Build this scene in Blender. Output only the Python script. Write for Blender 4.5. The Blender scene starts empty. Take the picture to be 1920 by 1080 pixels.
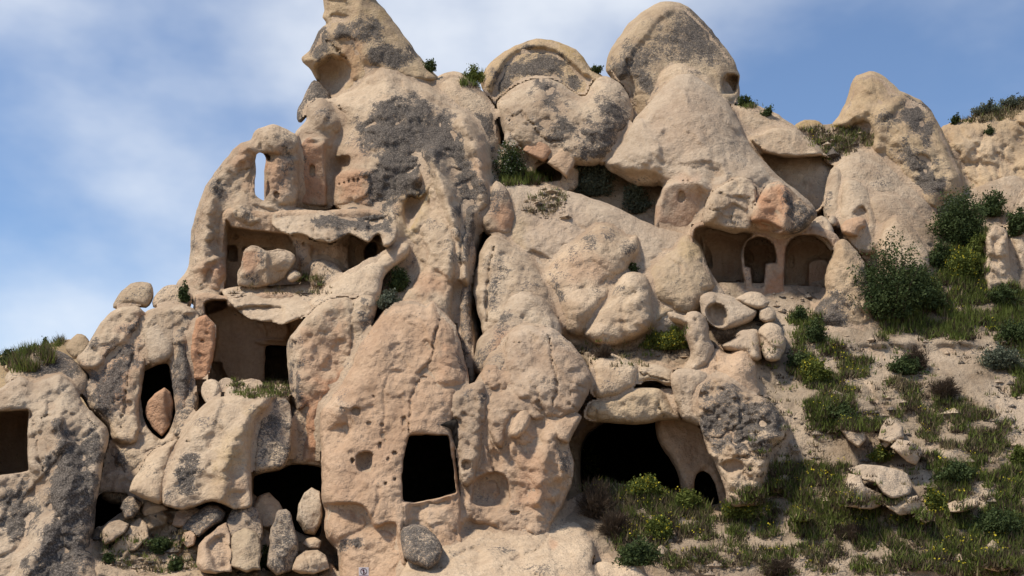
import bpy, math, random
import numpy as np
from mathutils import Vector

# ------------------------------------------------------------------ camera, sky, sun, exposure
F, CX, HZ, CZ = 2250.0, 960.0, 1000.0, 1.7      # focal length in photo pixels, centre column, horizon row, eye height
scene = bpy.context.scene
COL = scene.collection
cam_d = bpy.data.cameras.new('camera')
cam_d.sensor_width = 36.0
cam_d.lens = F / 1920 * 36
cam_d.shift_y = (HZ - 540) / 1920
cam_d.clip_end = 8000
cam = bpy.data.objects.new('camera', cam_d)
cam.location = (0, 0, CZ)
cam.rotation_euler = (math.radians(90), 0, 0)
COL.objects.link(cam)
scene.camera = cam

SUN_EL, SUN_AZ = 60.0, -104.0     # azimuth measured clockwise from +Y (the view direction); negative = left
world = bpy.data.worlds.new('World')
scene.world = world
world.use_nodes = True
wt = world.node_tree
wt.nodes.clear()
def wn(t, **k):
    n = wt.nodes.new(t)
    for a, b in k.items(): setattr(n, a, b)
    return n
w_out = wn('ShaderNodeOutputWorld'); w_bg = wn('ShaderNodeBackground')
w_sky = wn('ShaderNodeTexSky', sky_type='NISHITA', sun_disc=False)
w_sky.sun_elevation = math.radians(SUN_EL)
w_sky.sun_rotation = math.radians(SUN_AZ)
w_sky.altitude = 1100; w_sky.air_density = 1.0; w_sky.dust_density = 0.6; w_sky.ozone_density = 1.6
w_tc = wn('ShaderNodeTexCoord')
w_map = wn('ShaderNodeMapping'); w_map.inputs['Scale'].default_value = (1.0, 1.0, 1.7); w_map.inputs['Location'].default_value = (0.55, 0.1, 0.58)
w_n1 = wn('ShaderNodeTexNoise'); w_n1.inputs['Scale'].default_value = 2.1; w_n1.inputs['Detail'].default_value = 6; w_n1.inputs['Roughness'].default_value = 0.5; w_n1.inputs['Distortion'].default_value = 0.0
w_rmp = wn('ShaderNodeMapRange', interpolation_type='SMOOTHSTEP'); w_rmp.inputs['From Min'].default_value = 0.46; w_rmp.inputs['From Max'].default_value = 0.74
w_rmp.inputs['To Min'].default_value = 0.03; w_rmp.inputs['To Max'].default_value = 0.9
w_mix = wn('ShaderNodeMix', data_type='RGBA')
w_mix.inputs['B'].default_value = (7.4, 7.7, 8.1, 1)
L = wt.links.new
L(w_tc.outputs['Generated'], w_map.inputs['Vector']); L(w_map.outputs['Vector'], w_n1.inputs['Vector'])
L(w_n1.outputs['Fac'], w_rmp.inputs['Value']); L(w_rmp.outputs['Result'], w_mix.inputs['Factor'])
w_tint = wn('ShaderNodeMix', data_type='RGBA', blend_type='MULTIPLY'); w_tint.inputs['Factor'].default_value = 1.0; w_tint.inputs['B'].default_value = (0.90, 1.01, 1.12, 1)
L(w_sky.outputs['Color'], w_tint.inputs['A']); L(w_tint.outputs['Result'], w_mix.inputs['A']); L(w_mix.outputs['Result'], w_bg.inputs['Color'])
w_bg.inputs['Strength'].default_value = 0.12
L(w_bg.outputs['Background'], w_out.inputs['Surface'])

sun_d = bpy.data.lights.new('sun', 'SUN')
sun_d.energy = 4.5
sun_d.angle = math.radians(6)
sun_d.color = (1.0, 0.93, 0.82)
sun = bpy.data.objects.new('sun', sun_d)
a_, e_ = math.radians(SUN_AZ), math.radians(SUN_EL)
to_sun = Vector((math.sin(a_) * math.cos(e_), math.cos(a_) * math.cos(e_), math.sin(e_)))
sun.rotation_euler = to_sun.to_track_quat('Z', 'Y').to_euler()
sun.location = (0, 20, 60)
COL.objects.link(sun)

vs = scene.view_settings
vs.view_transform = 'Standard'; vs.look = 'None'; vs.exposure = 0.12; vs.gamma = 1.0
scene.cycles.use_denoising = True
scene.cycles.max_bounces = 6

# ------------------------------------------------------------------ materials
def nodes(name):
    m = bpy.data.materials.new(name)
    m.use_nodes = True
    nt = m.node_tree
    b = nt.nodes['Principled BSDF']
    b.inputs['Roughness'].default_value = 0.95
    b.inputs['Specular IOR Level'].default_value = 0.12
    return m, nt, b
def noise(nt, vec, scale, detail=4, rough=0.55, dist=0.0):
    n = nt.nodes.new('ShaderNodeTexNoise')
    n.inputs['Scale'].default_value = scale; n.inputs['Detail'].default_value = detail
    n.inputs['Roughness'].default_value = rough; n.inputs['Distortion'].default_value = dist
    nt.links.new(vec, n.inputs['Vector'])
    return n.outputs['Fac']
def rng(nt, val, a, b, c=0.0, d=1.0, smooth=True):
    n = nt.nodes.new('ShaderNodeMapRange')
    if smooth: n.interpolation_type = 'SMOOTHSTEP'
    for k, v in zip(('From Min', 'From Max', 'To Min', 'To Max'), (a, b, c, d)): n.inputs[k].default_value = v
    nt.links.new(val, n.inputs['Value'])
    return n.outputs['Result']
def mixc(nt, fac, A, B, blend='MIX'):
    n = nt.nodes.new('ShaderNodeMix'); n.data_type = 'RGBA'; n.blend_type = blend
    for sock, v in ((n.inputs['Factor'], fac), (n.inputs['A'], A), (n.inputs['B'], B)):
        if isinstance(v, tuple): sock.default_value = v if len(v) == 4 else (*v, 1)
        elif isinstance(v, (int, float)): sock.default_value = v
        else: nt.links.new(v, sock)
    return n.outputs['Result']
def mth(nt, op, a, b=0.0, c=0.0):
    n = nt.nodes.new('ShaderNodeMath'); n.operation = op
    for s, v in zip(n.inputs, (a, b, c)):
        if isinstance(v, (int, float)): s.default_value = v
        else: nt.links.new(v, s)
    return n.outputs[0]

def rock_material(name, light=(0.55, 0.44, 0.32), mid=(0.38, 0.285, 0.20), soil=False):
    m, nt, b = nodes(name)
    g = nt.nodes.new('ShaderNodeNewGeometry').outputs['Position']
    at = nt.nodes.new('ShaderNodeAttribute'); at.attribute_name = 'tint'
    sep = nt.nodes.new('ShaderNodeSeparateColor'); nt.links.new(at.outputs['Color'], sep.inputs[0])
    li, pk, oc = sep.outputs[0], sep.outputs[1], sep.outputs[2]
    pal = at.outputs['Alpha']
    big = noise(nt, g, 0.32, 3, 0.6, 0.0)
    midn = noise(nt, g, 1.3, 5, 0.62, 0.0)
    fine = noise(nt, g, 7.0, 3, 0.65)
    gran = noise(nt, g, 15.0, 2, 0.7)
    var = mth(nt, 'ADD', mth(nt, 'MULTIPLY', big, 0.55), mth(nt, 'MULTIPLY', midn, 0.45))
    base = mixc(nt, rng(nt, var, 0.36, 0.64), mid, light)
    # stained layers, then the pale tone
    base = mixc(nt, mth(nt, 'MULTIPLY', pk, rng(nt, midn, 0.25, 0.6, 0.7, 1.0)), base, (0.45, 0.255, 0.155))
    base = mixc(nt, mth(nt, 'MULTIPLY', oc, rng(nt, midn, 0.3, 0.6, 0.4, 1.0)), base, (0.39, 0.275, 0.12))
    base = mixc(nt, mth(nt, 'MULTIPLY', pal, 0.75), base, (0.63, 0.505, 0.375))  # pale rock tone, also painted on tops and slopes to brighten them as lit
    sm = nt.nodes.new('ShaderNodeVectorMath'); sm.operation = 'MULTIPLY'; sm.inputs[1].default_value = (1.6, 1.6, 0.22); nt.links.new(g, sm.inputs[0])
    streak = rng(nt, noise(nt, sm.outputs[0], 1.0, 4, 0.6), 0.52, 0.72, 0.0, 0.4)
    base = mixc(nt, streak, base, mixc(nt, 1.0, base, (0.66, 0.62, 0.58), 'MULTIPLY'))
    # fine mottling of the tuff (pumice grains)
    base = mixc(nt, rng(nt, fine, 0.3, 0.75, 0.0, 0.55), base, mixc(nt, 1.0, base, (0.72, 0.70, 0.68), 'MULTIPLY'))
    vor = nt.nodes.new('ShaderNodeTexVoronoi'); vor.inputs['Scale'].default_value = 3.2; vor.inputs['Randomness'].default_value = 1.0
    nt.links.new(g, vor.inputs['Vector'])
    spots = mth(nt, 'MULTIPLY', rng(nt, vor.outputs['Distance'], 0.04, 0.13, 1.0, 0.0), rng(nt, midn, 0.48, 0.62))
    base = mixc(nt, mth(nt, 'MULTIPLY', spots, 0.35), base, (0.13, 0.10, 0.075))
    oi = nt.nodes.new('ShaderNodeObjectInfo')
    base = mixc(nt, 1.0, base, mixc(nt, oi.outputs['Random'], (0.90, 0.885, 0.87), (1.08, 1.02, 0.94)), 'MULTIPLY')
    # lichen: dense dark grains that thicken with the painted stain
    lg = mth(nt, 'ADD', mth(nt, 'MULTIPLY', gran, 0.62), mth(nt, 'MULTIPLY', fine, 0.38))
    patch = rng(nt, noise(nt, g, 0.55, 4, 0.6), 0.52, 0.70, 0.0, 0.16)
    li = mth(nt, 'MINIMUM', mth(nt, 'ADD', mth(nt, 'MAXIMUM', li, mth(nt, 'MULTIPLY', patch, rng(nt, pal, 0.0, 0.6, 1.0, 0.3))), 0.0), 1.0)
    th = mth(nt, 'SUBTRACT', 0.69, mth(nt, 'ADD', mth(nt, 'MULTIPLY', li, 0.37), rng(nt, midn, 0.3, 0.7, -0.08, 0.08)))
    lf = rng(nt, mth(nt, 'SUBTRACT', lg, th), -0.03, 0.06)
    lf = mth(nt, 'MULTIPLY', lf, rng(nt, li, 0.02, 0.25, 0.25, 1.0))
    lcol = mixc(nt, rng(nt, gran, 0.42, 0.66), (0.05, 0.043, 0.038), (0.19, 0.16, 0.133))
    base = mixc(nt, mth(nt, 'MULTIPLY', lf, 0.95), base, lcol)
    if soil:
        base = mixc(nt, rng(nt, gran, 0.52, 0.72, 0, 0.75), base, (0.20, 0.15, 0.10))
    nt.links.new(base, b.inputs['Base Color'])
    h = mth(nt, 'ADD', mth(nt, 'MULTIPLY', midn, 1.0), mth(nt, 'MULTIPLY', fine, 0.6))
    h = mth(nt, 'ADD', h, mth(nt, 'MULTIPLY', gran, 0.3))
    h = mth(nt, 'SUBTRACT', h, mth(nt, 'MULTIPLY', spots, 0.15))
    bp = nt.nodes.new('ShaderNodeBump'); bp.inputs['Strength'].default_value = 0.7; bp.inputs['Distance'].default_value = 0.22
    nt.links.new(h, bp.inputs['Height']); nt.links.new(bp.outputs['Normal'], b.inputs['Normal'])
    return m
M_ROCK = rock_material('tuff_rock')
M_SOIL = rock_material('pale_soil', (0.42, 0.33, 0.235), (0.25, 0.185, 0.125), True)

def plain(name, col, rough=0.9, var=0.0, scale=4.0):
    m, nt, b = nodes(name)
    b.inputs['Roughness'].default_value = rough
    if var:
        g = nt.nodes.new('ShaderNodeNewGeometry').outputs['Position']
        c = mixc(nt, rng(nt, noise(nt, g, scale), 0.3, 0.7), tuple(x * (1 - var) for x in col), tuple(x * (1 + var) for x in col))
        nt.links.new(c, b.inputs['Base Color'])
    else:
        b.inputs['Base Color'].default_value = (*col, 1)
    return m
M_SHADE_BLACK = plain('shade_black_rock', (0.035, 0.028, 0.022), 1.0, 0.3)  # near-black colour puts the deep shade of the cave interiors into the rock

def leaf_material(name, a, c, transl=0.25):
    m, nt, b = nodes(name)
    at = nt.nodes.new('ShaderNodeAttribute'); at.attribute_name = 'shade'
    col = mixc(nt, at.outputs['Fac'], a, c)
    nt.links.new(col, b.inputs['Base Color'])
    b.inputs['Roughness'].default_value = 0.7
    tr = nt.nodes.new('ShaderNodeBsdfTranslucent'); nt.links.new(col, tr.inputs['Color'])
    ms = nt.nodes.new('ShaderNodeMixShader'); ms.inputs[0].default_value = transl
    nt.links.new(b.outputs[0], ms.inputs[1]); nt.links.new(tr.outputs[0], ms.inputs[2])
    nt.links.new(ms.outputs[0], nt.nodes['Material Output'].inputs['Surface'])
    return m
M_DARKLEAF = leaf_material('dark_green_leaf', (0.026, 0.042, 0.015), (0.095, 0.125, 0.042))
M_GREYLEAF = leaf_material('grey_green_leaf', (0.055, 0.068, 0.046), (0.17, 0.185, 0.125))
M_GREEN = leaf_material('fresh_green_leaf', (0.06, 0.085, 0.018), (0.18, 0.20, 0.045))
M_GRASS = leaf_material('green_grass', (0.060, 0.085, 0.018), (0.19, 0.215, 0.05))
M_DRY = leaf_material('dry_grass', (0.13, 0.10, 0.055), (0.30, 0.24, 0.13))
M_TWIG = leaf_material('dry_brown_twig', (0.045, 0.030, 0.020), (0.115, 0.082, 0.055))
M_YEL = leaf_material('yellow_flower', (0.45, 0.36, 0.03), (0.62, 0.52, 0.05))
M_WHITE = leaf_material('white_flower', (0.55, 0.55, 0.48), (0.75, 0.75, 0.68))
M_STEM = plain('woody_stem', (0.07, 0.05, 0.035), 0.9, 0.3, 9)

# ------------------------------------------------------------------ numeric helpers
def _hash(i, j, k, seed):
    h = (i.astype(np.uint32) * np.uint32(374761393) + j.astype(np.uint32) * np.uint32(668265263)
         + k.astype(np.uint32) * np.uint32(2246822519) + np.uint32((seed * 3266489917) & 0xffffffff))
    h = (h ^ (h >> np.uint32(13))) * np.uint32(1274126177)
    h = (h ^ (h >> np.uint32(16))) * np.uint32(2654435761)
    h ^= h >> np.uint32(15)
    return h.astype(np.float64) / 4294967295.0
def vnoise(x, y, z, seed=0):
    xi, yi, zi = np.floor(x), np.floor(y), np.floor(z)
    fx, fy, fz = x - xi, y - yi, z - zi
    xi, yi, zi = xi.astype(np.int64) & 0xffffffff, yi.astype(np.int64) & 0xffffffff, zi.astype(np.int64) & 0xffffffff
    u, v, w = (t * t * t * (t * (t * 6 - 15) + 10) for t in (fx, fy, fz))
    r = 0
    for a, wa in ((0, 1 - u), (1, u)):
        for b, wb in ((0, 1 - v), (1, v)):
            for c, wc in ((0, 1 - w), (1, w)):
                r = r + wa * wb * wc * _hash((xi + a) & 0xffffffff, (yi + b) & 0xffffffff, (zi + c) & 0xffffffff, seed)
    return r * 2 - 1
def fbm(x, y, z, oct=3, seed=0):
    s, a = 0, 1.0
    for o in range(oct):
        k = 2.03 ** o
        s = s + a * vnoise(x * k + 17 * o, y * k + 5 * o, z * k, seed + o); a *= 0.5
    return s
def facets(x, z, seed=0):
    """broken-rock relief: every irregular cell is a small tilted plane"""
    xi, zi = np.floor(x), np.floor(z); o = np.zeros_like(xi, dtype=np.int64)
    num, den, near = 0, 0, np.full(x.shape, 1e9)
    for a in (-1, 0, 1):
        for b in (-1, 0, 1):
            i, j = (xi + a).astype(np.int64) & 0xffffffff, (zi + b).astype(np.int64) & 0xffffffff
            cx, cz = xi + a + _hash(i, j, o, seed), zi + b + _hash(i, j, o, seed + 1)
            dx, dz = x - cx, z - cz
            h = (_hash(i, j, o, seed + 2) * 2 - 1) * 0.5 + (_hash(i, j, o, seed + 3) * 2 - 1) * dx + (_hash(i, j, o, seed + 4) * 2 - 1) * dz
            w = np.exp(-34 * (dx * dx + dz * dz))
            num = num + w * h; den = den + w
    return num / (den + 1e-12)
def smooth_poly(pts, step=7.0, tension=0.5, jitter=0.0, seed=0):
    P = np.array(pts, float); n = len(P); out = []
    for i in range(n):
        p0, p1, p2, p3 = P[i - 1], P[i], P[(i + 1) % n], P[(i + 2) % n]
        l = np.hypot(*(p2 - p1)); k = max(2, int(l / step))
        t = np.arange(k)[:, None] / k
        m1, m2 = tension * (p2 - p0), tension * (p3 - p1)
        sc = min(1.0, 2.0 * l / (np.hypot(*m1) + np.hypot(*m2) + 1e-6)); m1, m2 = m1 * sc, m2 * sc
        out.append((2*t**3 - 3*t**2 + 1) * p1 + (t**3 - 2*t**2 + t) * m1 + (-2*t**3 + 3*t**2) * p2 + (t**3 - t**2) * m2)
    Q = np.concatenate(out)
    if jitter:
        z = np.zeros(len(Q))
        Q = Q + jitter * np.stack([fbm(Q[:, 0] / 16, Q[:, 1] / 16, z + seed, 3, 3), fbm(Q[:, 0] / 16, Q[:, 1] / 16, z + seed + 9.5, 3, 4)], 1)
    return Q
def sdf(X, Y, Q):
    """signed distance to a closed polygon, positive inside, and the nearest boundary point"""
    best = np.full(X.shape, 1e18); bx = np.zeros(X.shape); by = np.zeros(X.shape); ins = np.zeros(X.shape, bool)
    n = len(Q)
    for i in range(n):
        ax, ay = Q[i]; cx, cy = Q[(i + 1) % n]
        dx, dy = cx - ax, cy - ay
        t = np.clip(((X - ax) * dx + (Y - ay) * dy) / (dx * dx + dy * dy + 1e-12), 0, 1)
        qx, qy = ax + t * dx, ay + t * dy
        d = (X - qx) ** 2 + (Y - qy) ** 2
        k = d < best
        best = np.where(k, d, best); bx = np.where(k, qx, bx); by = np.where(k, qy, by)
        if ay != cy:
            c = ((ay > Y) != (cy > Y)) & (X < dx * (Y - ay) / dy + ax)
            ins ^= c
    d = np.sqrt(best)
    return np.where(ins, d, -d), bx, by
def pline(X, Y, pts):
    best = np.full(X.shape, 1e18); tt = np.zeros(X.shape); n = len(pts) - 1
    for i in range(n):
        (ax, ay), (cx, cy) = pts[i], pts[i + 1]
        dx, dy = cx - ax, cy - ay
        t = np.clip(((X - ax) * dx + (Y - ay) * dy) / (dx * dx + dy * dy + 1e-12), 0, 1)
        d = (X - ax - t * dx) ** 2 + (Y - ay - t * dy) ** 2
        k = d < best; best = np.where(k, d, best); tt = np.where(k, (i + t) / n, tt)
    return np.sqrt(best), tt
def sstep(a, b, x):
    t = np.clip((x - a) / (b - a), 0, 1); return t * t * (3 - 2 * t)
def D(py): return 44.0 + (1080 - py) * 0.0213          # how far the slope stands back at a photo row
def at(px, py, Y): return ((px - CX) / F * Y, Y, CZ + (HZ - py) / F * Y)
def at_np(px, py, Y): return np.stack([(px - CX) / F * Y, Y, CZ + (HZ - py) / F * Y], -1)

def new_mesh_object(name, co, faces, mat, parent=None, tint=None, smooth=True, origin=None):
    """co: (n,3) world points, faces: list of int arrays (m,3) and/or (m,4)"""
    co = np.asarray(co, float)
    if origin is None:
        k = co[:, 2].argmin()
        origin = np.array([co[:, 0].mean(), co[:, 1].mean(), co[k, 2]])
    me = bpy.data.meshes.new(name)
    loops = np.concatenate([f.ravel() for f in faces]).astype(np.int32)
    tot = np.concatenate([np.full(len(f), f.shape[1], np.int32) for f in faces])
    start = np.concatenate([[0], np.cumsum(tot)[:-1]]).astype(np.int32)
    me.vertices.add(len(co)); me.vertices.foreach_set('co', (co - origin).astype(np.float32).ravel())
    me.loops.add(len(loops)); me.loops.foreach_set('vertex_index', loops)
    me.polygons.add(len(tot)); me.polygons.foreach_set('loop_start', start); me.polygons.foreach_set('loop_total', tot)
    me.polygons.foreach_set('use_smooth', np.full(len(tot), smooth))
    if tint is not None:
        a = me.attributes.new('tint', 'FLOAT_COLOR', 'POINT'); a.data.foreach_set('color', np.clip(tint, 0, 1).astype(np.float32).ravel())
    me.update(); me.validate()
    me.materials.append(mat)
    ob = bpy.data.objects.new(name, me)
    COL.objects.link(ob)
    if parent is not None:
        ob.parent = parent
        ob.location = Vector(origin) - parent.location
    else:
        ob.location = origin
    return ob
def tag(o, label=None, cat=None, group=None, kind=None):
    if label: o['label'] = label
    if cat: o['category'] = cat
    if group: o['group'] = group
    if kind: o['kind'] = kind
    return o

RNG = np.random.default_rng(7)
_seed = [0]
def mask_of(spec, X, Y):
    """1 inside an ellipse (cx,cy,rx,ry) or a polygon (list of points); ragged soft edge"""
    jx = 9 * fbm(X / 22, Y / 22, X * 0, 3, 51)
    if isinstance(spec, tuple):
        cx, cy, rx, ry = spec
        r = np.sqrt(((X - cx) / rx) ** 2 + ((Y - cy) / ry) ** 2)
        return sstep(-0.6, 0.6, 1 - r + jx / max(min(rx, ry), 12))
    d, _, _ = sdf(X, Y, np.array(spec, float))
    return sstep(-30, 24, d + 2.2 * jx)

def carve(Z, X, Y, feats, W):
    """Z: depth (m). features move it away (+) or towards (-) the viewer's side of the slope"""
    for f in feats:
        k = f[0]
        if k == 'crack':                      # line, half width, depth
            _, pts, w, dep = f
            jx, jy = 2.5 * fbm(X / 9, Y / 9, X * 0, 2, 71), 2.5 * fbm(X / 9, Y / 9, X * 0, 2, 72)
            d, t = pline(X + jx, Y + jy, pts)
            taper = np.clip(np.minimum(t, 1 - t) * 6, 0.25, 1)
            w = max(1.5, 0.5 * w); Z = Z + 0.42 * dep * (0.45 + 0.55 * np.clip(0.5 + fbm(X / 14, Y / 14, X * 0, 2, 88), 0, 1.2)) * np.exp(-(d / (w * taper)) ** 2)
        elif k == 'ridge':
            _, pts, w, h = f
            d, t = pline(X, Y, pts); Z = Z - h * np.exp(-(d / w) ** 2)
        elif k == 'bump':
            _, cx, cy, rx, ry, h = f
            r2 = ((X - cx) / rx) ** 2 + ((Y - cy) / ry) ** 2
            Z = Z - h * np.exp(-r2)
        elif k == 'pit':
            _, cx, cy, rx, ry, dep = f
            j = 0.18 * fbm(X / 7, Y / 7, X * 0, 2, 31)
            r = np.sqrt(((X - cx) / rx) ** 2 + ((Y - cy) / ry) ** 2) + j
            Z = Z + dep * (1 - sstep(0.72, 1.12, r))
        elif k == 'cut':                      # outline, depth, edge softness
            _, pts, dep, soft = f
            Q = smooth_poly(pts, 6, 0.35, 1.2, 5)
            d, _, _ = sdf(X, Y, Q); Z = Z + dep * sstep(-0.3 * soft, soft, d)
        elif k == 'room':                     # outline, absolute depth of a flat dressed back wall
            _, pts, zb, soft = f
            Q = smooth_poly(pts, 6, 0.3, 0.8, 5)
            d, _, _ = sdf(X, Y, Q); m = sstep(-0.3 * soft, soft, d)
            Z = Z * (1 - m) + m * (zb + 0.05 * fbm(W[..., 0] * 1.5, W[..., 1], W[..., 2] * 1.5, 3, 8))
        elif k == 'step':                     # everything on the inner side of an outline comes forward by h
            _, pts, h, soft = f
            Q = smooth_poly(pts, 6, 0.4, 1.5, 6)
            d, _, _ = sdf(X, Y, Q); Z = Z - h * sstep(-soft, soft, d)
    return Z

HOLES = []
ZB = np.full((420, 720), np.inf)                       # nearest rock depth on a 3 px lattice, used to fill creases between masses
def relief(pts, dy=0.0, s=1.0, T=2.0, R=50, p=2.0, gx=0.0, step=3.0, feats=(), holes=(), rough=1.0, jit=1.6, ten=0.5,
           back=None, li=(), li0=0.15, pk=(), pk0=0.0, oc=(), oc0=0.0, pal=(), pal0=0.0, fac=0, depth=None, seed=None, fa=None, buf=True):
    """a solid rock mass: outline -> bulged front face with carved features, rounded sides and a closed back"""
    fa = 0.4 * rough if fa is None else fa
    _seed[0] += 1; sd = seed if seed is not None else _seed[0]
    Q = smooth_poly(pts, 7, ten, jit, sd * 3.1)
    lo, hi = Q.min(0), Q.max(0)
    size = math.sqrt(max((hi - lo).prod(), 1)) / 42.0
    st = min(step, max(1.6, (hi - lo).min() / 22.0))
    xs = np.arange(lo[0] - 2 * st, hi[0] + 2.5 * st, st); ys = np.arange(lo[1] - 2 * st, hi[1] + 2.5 * st, st)
    X, Y = np.meshgrid(xs, ys)
    d, bx, by = sdf(X, Y, Q)
    phi, wx, wy, lid = d.copy(), bx, by, np.zeros(X.shape, int)
    HQ = []
    for hi_, h in enumerate(holes):
        hq = smooth_poly(h['pts'], 5, h.get('ten', 0.25), h.get('jit', 1.2), sd + 40 + hi_); HQ.append(hq)
        dh, hx, hy = sdf(X, Y, hq); k = -dh < phi
        phi = np.where(k, -dh, phi); wx = np.where(k, hx, wx); wy = np.where(k, hy, wy); lid = np.where(k, hi_ + 1, lid)
    inside = phi > 0
    c = inside[:-1, :-1] | inside[1:, :-1] | inside[:-1, 1:] | inside[1:, 1:]
    X = np.where(inside, X, wx); Y = np.where(inside, Y, wy); dd = np.where(inside, d, np.where(lid == 0, 0, d))
    pc = (lo[1] + hi[1]) / 2; xc = (lo[0] + hi[0]) / 2
    if depth is not None: Ye = depth(X, Y)
    else: Ye = D(pc) + dy + s * (D(Y) - D(pc)) + gx * (X - xc) / 45.0
    if T >= 1.2: Ye = Ye - 0.36 * T; T = 0.64 * T; p = p + 0.25
    t = np.clip(dd / R, 0, 1)
    g = (1 - (1 - t) ** p) ** (1 / p)
    if fac:
        rr = np.random.default_rng(int(sd * 13 + 5))
        u, v = (X - xc) / max((hi[0] - lo[0]) / 2, 1), (Y - pc) / max((hi[1] - lo[1]) / 2, 1)
        acc = np.exp(-20 * g)
        for q in range(int(fac)):
            an = rr.uniform(0, 6.283); sl = rr.uniform(0.25, 0.95); o = rr.uniform(0.62, 1.0)
            acc = acc + np.exp(-20 * (o + sl * (u * math.cos(an) + v * math.sin(an)) * 0.8 + 0.12))
        g = np.minimum(np.clip(-np.log(acc) / 20, 0, 2), g * 1.02)
    W = at_np(X, Y, Ye)
    a1 = min(0.28, 0.04 * size) * rough; a2 = min(0.13, 0.03 * size) * rough; a3 = min(0.075, 0.026 * size) * max(rough, .6)
    o = sd * 7.7
    nz = a1 * fbm(W[..., 0] * 0.36 + o, W[..., 1] * 0.2, W[..., 2] * 0.36 + o, 2, 1) \
        + a2 * fbm(W[..., 0] * 1.15, W[..., 1] * 0.6 + o, W[..., 2] * 1.15, 3, 2) \
        + a3 * fbm(W[..., 0] * 4.2, W[..., 1] * 2.0, W[..., 2] * 4.2 + o, 2, 3)
    rid = 1 - np.abs(fbm(W[..., 0] * 0.5 + o, W[..., 1] * 0.3, W[..., 2] * 0.32, 2, 9))
    nz = nz - 0.9 * a1 * np.clip(rid - 0.86, 0, 1) / 0.14 * 0.5
    wq = 0.5 * fbm(W[..., 0] * 0.7, W[..., 2] * 0.7, W[..., 1] * 0.3 + o, 2, 12)
    fx, fz = W[..., 0] + 0.35 * W[..., 1] + wq + o, W[..., 2] + wq
    nz = nz + fa * (min(0.62, 0.09 * size) * facets(fx * 0.42, fz * 0.34, 21) + min(0.26, 0.042 * size) * facets(fx * 1.15, fz * 0.95, 31))
    Z = Ye - T * g - nz
    Z = carve(Z, X, Y, feats, W)
    for hi_, hq in enumerate(HQ):            # worn lips around openings
        dh, _, _ = sdf(X, Y, hq); Z = Z + 0.14 * np.exp(-np.abs(dh) / 4.0)
    if buf:
        iy, ix = np.round((Y + 60) / 3).astype(int), np.round((X + 60) / 3).astype(int)
        k = (phi > 0.3) & (iy >= 0) & (iy < ZB.shape[0]) & (ix >= 0) & (ix < ZB.shape[1])
        np.minimum.at(ZB, (iy[k], ix[k]), Z[k])
        if step > 3.01:
            for oy in (0, 1):
                for ox in (0, 1):
                    i2, j2 = np.floor((Y + 60) / 3).astype(int) + oy, np.floor((X + 60) / 3).astype(int) + ox
                    k = (phi > 0.3) & (i2 >= 0) & (i2 < ZB.shape[0]) & (j2 >= 0) & (j2 < ZB.shape[1])
                    np.minimum.at(ZB, (i2[k], j2[k]), Z[k])
        for hq in HQ: HOLES.append(hq)
    # attributes
    tint = np.zeros(X.shape + (4,))
    for ch, base, lst in ((0, li0, li), (1, pk0, pk), (2, oc0, oc), (3, pal0, pal)):
        acc = np.full(X.shape, float(base))
        for e in lst:
            spec, amt = (e[0], e[1]) if isinstance(e, list) and len(e) == 2 and isinstance(e[1], (int, float)) else (e, 1.0)
            mk = mask_of(spec, X, Y)
            acc = acc * (1 - mk) + amt * mk if amt < base else np.maximum(acc, amt * mk)
        tint[..., ch] = acc
    # gather vertices in use
    idx = -np.ones(X.shape, int)
    use = np.zeros(X.shape, bool)
    use[:-1, :-1] |= c; use[1:, :-1] |= c; use[:-1, 1:] |= c; use[1:, 1:] |= c
    idx[use] = np.arange(use.sum())
    co = at_np(X[use], Y[use], Z[use]); tn = tint[use]
    px_, py_, z_, l_ = X[use], Y[use], Z[use], lid[use]
    q = np.stack([idx[:-1, :-1][c], idx[1:, :-1][c], idx[1:, 1:][c], idx[:-1, 1:][c]], 1)   # facing the viewer
    # boundary edges
    e = np.concatenate([q[:, [0, 1]], q[:, [1, 2]], q[:, [2, 3]], q[:, [3, 0]]])
    key = np.minimum(e[:, 0], e[:, 1]).astype(np.int64) * (len(co) + 1) + np.maximum(e[:, 0], e[:, 1])
    _, inv, cnt = np.unique(key, return_inverse=True, return_counts=True)
    be = e[cnt[inv] == 1]
    return dict(co=co, tint=tn, quads=q, be=be, px=px_, py=py_, z=z_, lid=l_, size=size, holes=holes, HQ=HQ, T=T, back=back)

def loft(r, which, rings, cap=True):
    """sweep the boundary loop `which` back through rings of (depth added, scale about centre)"""
    be = r['be']; be = be[(r['lid'][be[:, 0]] == which) & (r['lid'][be[:, 1]] == which)]
    vid, inv = np.unique(be, return_inverse=True); inv = inv.reshape(be.shape)
    px, py, z = r['px'][vid], r['py'][vid], r['z'][vid]
    cx, cy = px.mean(), py.mean(); n = len(vid)
    cos, faces = [], []
    zm = z.mean() if which else z
    for k, (dz, sc) in enumerate(rings):
        zz = z + dz if (which == 0 or dz < 0.8) else np.full(n, zm + dz)
        cos.append(at_np(cx + (px - cx) * sc, cy + (py - cy) * sc, zz))
    for k in range(len(rings) - 1):
        a, b = inv[:, 0] + k * n, inv[:, 1] + k * n
        faces.append(np.stack([b, a, a + n, b + n], 1))
    co = np.concatenate(cos)
    if cap:
        co = np.concatenate([co, cos[-1].mean(0)[None]])
        a, b = inv[:, 0] + (len(rings) - 1) * n, inv[:, 1] + (len(rings) - 1) * n
        faces.append(np.stack([b, a, np.full(len(a), len(co) - 1)], 1))
    return co, faces, vid

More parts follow.
